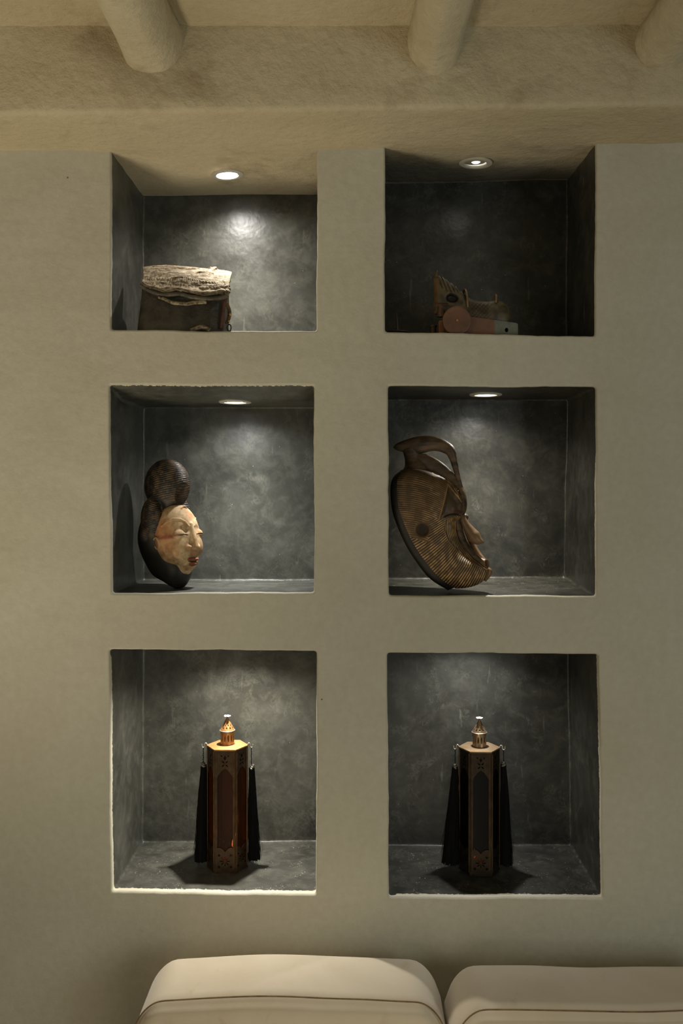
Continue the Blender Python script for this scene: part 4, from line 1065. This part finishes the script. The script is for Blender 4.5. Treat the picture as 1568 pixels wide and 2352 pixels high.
    for k in range(9): mb.lathe([(0.0002, -0.0014), (0.0016, 0), (0.0002, 0.0014)], c=lp(1000 + 3.2 * k, 700 + 0.3 * k, 0.085 - 0.019 - 0.0005 * k), n=8)
    mb.build('bridle_beads', simple('red_beads', (130, 70, 52), 0.5), o, auto=80)
    # round disc in front
    r = 0.0322; c = W(1048.5, 735.5, 2.028); zw = zf + r + 0.0006
    w_ = empty('wooden_disc', (c.x, 0.028, zf)); tag(w_, 'round red-brown wooden disc standing in front of the horse', 'wooden disc')
    mb = MB(); mb.lathe([(0.0001, -0.0075), (0.003, -0.0075), (0.0033, -0.0058), (0.028, -0.0052), (0.031, -0.0052), (r, -0.004), (r, 0.004), (0.031, 0.0055), (0.0001, 0.0055)], c=(0, 0, r), n=64, axis=(0, 1, 0), cap=False)
    mb.build('disc', simple('red_ochre_wood', (124, 86, 60), 0.6, 0, (88, 60, 43), 22, 0.4, 0.001), w_, auto=50)
    mb = MB(); mb.lathe([(0.0001, -0.0105), (0.0024, -0.010), (0.0034, -0.007)], c=(0, 0, r), n=14, axis=(0, 1, 0), cap=False); mb.build('hub_pin', simple('pin', (170, 110, 70), 0.5), w_)
    # plank with hole, red end and grey-green end
    pl = empty('wooden_plank', (W(1135, 0, 2.05).x, 0.045, zf)); tag(pl, 'red and grey painted wooden plank with a hole, beside the disc', 'plank')
    x0 = W(1060, 0, 2.045).x - pl.location.x; x1 = W(1188, 0, 2.045).x - pl.location.x
    tl, tr = W(0, 726, 2.045).z - zf, W(0, 743, 2.045).z - zf
    out = [(x0, 0.0), (x1 - 0.002, 0.0), (x1, 0.003), (x1, tr - 0.003), (x1 - 0.003, tr), (x0, tl)]
    hx, hz = W(1162, 0, 2.045).x - pl.location.x, W(0, 759, 2.045).z - zf
    hole = [(hx + 0.0042 * math.cos(a), hz + 0.005 * math.sin(a)) for a in np.linspace(0, 2 * math.pi, 20, endpoint=False)]
    me = flat_shape(out, [hole], 0.012); t = NT('two_tone_plank'); v = t.coord(); sx = t.new('ShaderNodeSeparateXYZ', {0: v}).outputs[0]; nz = t.noise(60, 5, 0.6, v)
    split = W(1135, 0, 2.045).x - pl.location.x
    f_ = t.rr(t.math('ADD', sx, t.math('MULTIPLY', nz, 0.006)), split, split + 0.005)
    me.materials.append(t.out(t.mix(t.rr(nz, 0.4, 0.7, 0, 0.5), t.mix(f_, L((128, 88, 64)), L((118, 120, 104))), L((88, 72, 54))), 0.6, t.bump(nz, 0.4, 0.001)))
    p = bpy.data.objects.new('board', me); COL.objects.link(p); p.parent = pl
    # small axle blocks left of the disc
    bx = W(1014, 0, 2.05).x; b = empty('axle_block', (bx, 0.055, zf)); tag(b, 'small orange-brown wooden axle block left of the disc', 'wooden block')
    mb = MB(); mb.box((0, 0, 0.020), (0.007, 0.010, 0.0165)); mb.box((-0.004, 0, 0.002), (0.010, 0.012, 0.002)); mb.build('block', simple('orange_wood', (150, 98, 54), 0.6, 0, (96, 66, 40), 40), b, bevel=0.002)
    bx = W(996, 0, 2.06).x; b = empty('axle_peg', (bx, 0.075, zf)); tag(b, 'thin dark wooden peg with pale cap under the horse muzzle', 'wooden peg')
    mb = MB(); mb.lathe([(0.007, 0), (0.007, 0.026), (0.0085, 0.027), (0.0085, 0.031), (0.001, 0.032)], n=18); mb.build('peg', simple('dark_peg', (84, 62, 46), 0.6, 0, (60, 44, 34), 40), b, auto=40)
    # thin pointed stick on a shallow curved piece, at the left of the shelf
    zl = CZ + 0.3540; w = W(911, 0, 2.035)
    b = empty('pointed_carving', (w.x, 0.035, zl)); tag(b, 'thin dark pointed carving on a flat curved base, left shelf corner', 'carving')
    mb = MB(); Pp = catmull([(-0.021, 0.0), (-0.008, -0.004), (0.008, -0.003), (0.026, 0.004)], 24)
    mb.sweep([(p[0], p[1], 0.0070) for p in Pp], [0.0028 * math.sin(math.pi * (i + 1.5) / 26) ** 0.5 for i in range(24)], 12, [0.009 * math.sin(math.pi * (i + 1.5) / 26) ** 0.5 for i in range(24)], side=(0, 1, 0)); mb.build('base', simple('dark_brown_wood', (66, 50, 38), 0.5, 0, (44, 34, 27), 40), b, auto=70)
    mb = MB(); Pp = catmull([(0.002, 0.006, 4.0), (0.001, 0.022, 3.0), (0.0005, 0.034, 2.6), (-0.0005, 0.044, 1.6), (-0.002, 0.052, 0.6)], 24); mb.sweep([(p[0], 0.002, p[1]) for p in Pp], [p[2] * 0.001 for p in Pp], 10); mb.build('spike', b.children[0].data.materials[0], b, auto=70)
horse()

# ================================================================ SOFA
def sofa():
    t = NT('beige_microsuede'); v = t.coord(); n = t.noise(5, 5, 0.6, v, 0.4); n2 = t.noise(500, 2, 0.5, v); n3 = t.noise(9, 4, 0.6, v, 1.5)
    col = t.mix(t.rr(n, 0.35, 0.7), L((200, 187, 164)), L((188, 173, 147))); col = t.mix(t.rr(n3, 0.62, 0.74, 0, 0.35), col, L((160, 126, 86)))
    # rubbed mark near the middle of the top
    d = t.new('ShaderNodeVectorMath', {0: v, 1: (0.105, -0.01, 0.18)}, operation='DISTANCE').outputs['Value']
    sc = t.noise(1.0, 4, 0.7, t.scalevec(v, (30, 190, 60)), 0.6)
    col = t.mix(t.math('MULTIPLY', t.rr(d, 0.02, 0.05, 1, 0), t.rr(sc, 0.56, 0.62, 0, 0.55)), col, L((120, 84, 52)))
    t.b.inputs['Sheen Weight'].default_value = 0.25
    M['suede'] = t.out(col, 0.9, t.bump(n2, 0.25, 0.0006, t.bump(n, 0.25, 0.01)), spec=0.2)
    M['piping'] = simple('dark_seam', (128, 104, 74), 0.9, 0, (96, 76, 52), 60)
    def cushion(x0, x1, yb, yf, ztop, H, label, seed, seam_side=0):
        w, dp = x1 - x0, yb - yf; cx_, cy_ = (x0 + x1) / 2, (yb + yf) / 2
        o = empty('sofa_cushion', (cx_, cy_, ztop - H)); tag(o, label, 'cushion', 'beige back cushions of the sofa')
        N = 44; bm = bmesh.new(); bmesh.ops.create_cube(bm, size=2); bmesh.ops.subdivide_edges(bm, edges=bm.edges[:], cuts=N, use_grid_fill=True)
        drop = lambda u_: 0.020 * (1 - math.sqrt(max(0.0, 1 - (max(0.0, abs(u_) - 0.84) / 0.17) ** 2)))
        hw, hd, hh = w / 2, dp / 2, H / 2; R = 0.036
        for v_ in bm.verts:
            p = v_.co.copy()
            q = Vector((p.x * hw, p.y * hd, p.z * hh)); c = Vector((max(-hw + R, min(hw - R, q.x)), max(-hd + R, min(hd - R, q.y)), max(-hh + R, min(hh - R, q.z))))
            dd = q - c
            if dd.length > 1e-9: q = c + dd.normalized() * min(dd.length, R) if sum(abs(k) > 1e-9 for k in dd) > 1 else c + dd.normalized() * R
            # soft filling: bulges, wider towards the bottom, rounded top corners in front view
            u, vv, zz = q.x / hw, q.y / hd, q.z / hh
            q.x += 0.026 * min(1.0, max(0.0, 1 - zz) / 0.36) ** 0.8 * u
            q.z -= drop(u) * max(zz, 0)
            q.y -= 0.010 * (1 - u * u) * (1 if vv < 0 else 0.3) * (1 - zz * zz * 0.8)
            q.z += (0.006 * (1 - u * u) + 0.0035 * math.sin(u * 3.2 + seed) + 0.003 * mnoise.noise(Vector((u * 2, vv * 1.2, seed)))) * max(zz, 0)
            # pinch where the piping runs around the front panel
            ds = abs(q.y - (-hd + 0.010 - 0.010 * (1 - u * u) * (1 - zz * zz * 0.8))); edge = max(abs(u), abs(zz))
            if edge > 0.86: q -= Vector((u * 0.5, 0, zz)) * 0.0035 * math.exp(-(ds / 0.006) ** 2)
            v_.co = q + Vector((0, 0, hh))
        b_ = bm_obj('cushion_body', bm, M['suede'], o, smooth=True)
        # piping seam around the front panel
        pts = []; nseg = 220; yq = -hd + 0.010
        for k in range(nseg):
            t_ = k / (nseg - 1); a = -1.0 + 2 * t_
            # path: up the left side, over the top, down the right side
            Ltot = 2 * (H - 0.06) + w - 0.06; d_ = t_ * (Ltot + 0.094)
            rc = 0.03; seg1 = H - 0.03 - rc; seg2 = rc * math.pi / 2; seg3 = w - 2 * rc
            if d_ < seg1: x, z = -hw, -hh + 0.03 + d_
            elif d_ < seg1 + seg2: an = (d_ - seg1) / rc; x, z = -hw + rc - rc * math.cos(an), hh - rc + rc * math.sin(an)
            elif d_ < seg1 + seg2 + seg3: x, z = -hw + rc + d_ - seg1 - seg2, hh
            elif d_ < seg1 + 2 * seg2 + seg3: an = (d_ - seg1 - seg2 - seg3) / rc; x, z = hw - rc + rc * math.sin(an), hh - rc + rc * math.cos(an)
            else: x, z = hw, hh - rc - (d_ - seg1 - 2 * seg2 - seg3)
            u, zz = x / hw, z / hh; x += 0.026 * min(1.0, max(0.0, 1 - zz) / 0.36) ** 0.8 * u; z -= drop(u) * max(zz, 0)
            z += (0.006 * (1 - u * u) + 0.0035 * math.sin(u * 3.2 + seed) + 0.003 * mnoise.noise(Vector((u * 2, -1 * 1.2, seed)))) * max(zz, 0)
            pts.append(Vector((x, yq - 0.010 * (1 - u * u) * (1 - zz * zz * 0.8), z + hh - 0.0012)))
        mb = MB(); mb.sweep(pts, 0.0015, 8); mb.build('piping', M['piping'], o, auto=80)
        return o
    zt = CZ - 0.977
    cushion(-0.394, 0.166, -0.065, -0.258, zt, 0.36, 'beige suede sofa back cushion below the left niches, rubbed mark on top', 2.0)
    cushion(0.222, 0.80, -0.100, -0.292, zt - 0.002, 0.36, 'beige suede sofa back cushion at the right, cut by the frame edge', 4.4)
    so = empty('sofa', (0.2, -0.5, 0)); tag(so, 'beige sofa seat below the two back cushions, out of frame', 'sofa')
    zs = zt - 0.36 - 0.004
    mb = MB(); mb.box((0, 0, zs / 2 + 0.03), (0.66, 0.42, zs / 2 - 0.03)); mb.build('seat', M['suede'], so, bevel=0.03)
    for sx in (-1, 1):
        for sy in (-1, 1): mb = MB(); mb.lathe([(0.02, 0), (0.026, 0.06)], c=(sx * 0.58, sy * 0.34, 0), n=20); mb.build('leg', M['horse'], so, auto=50)
sofa()
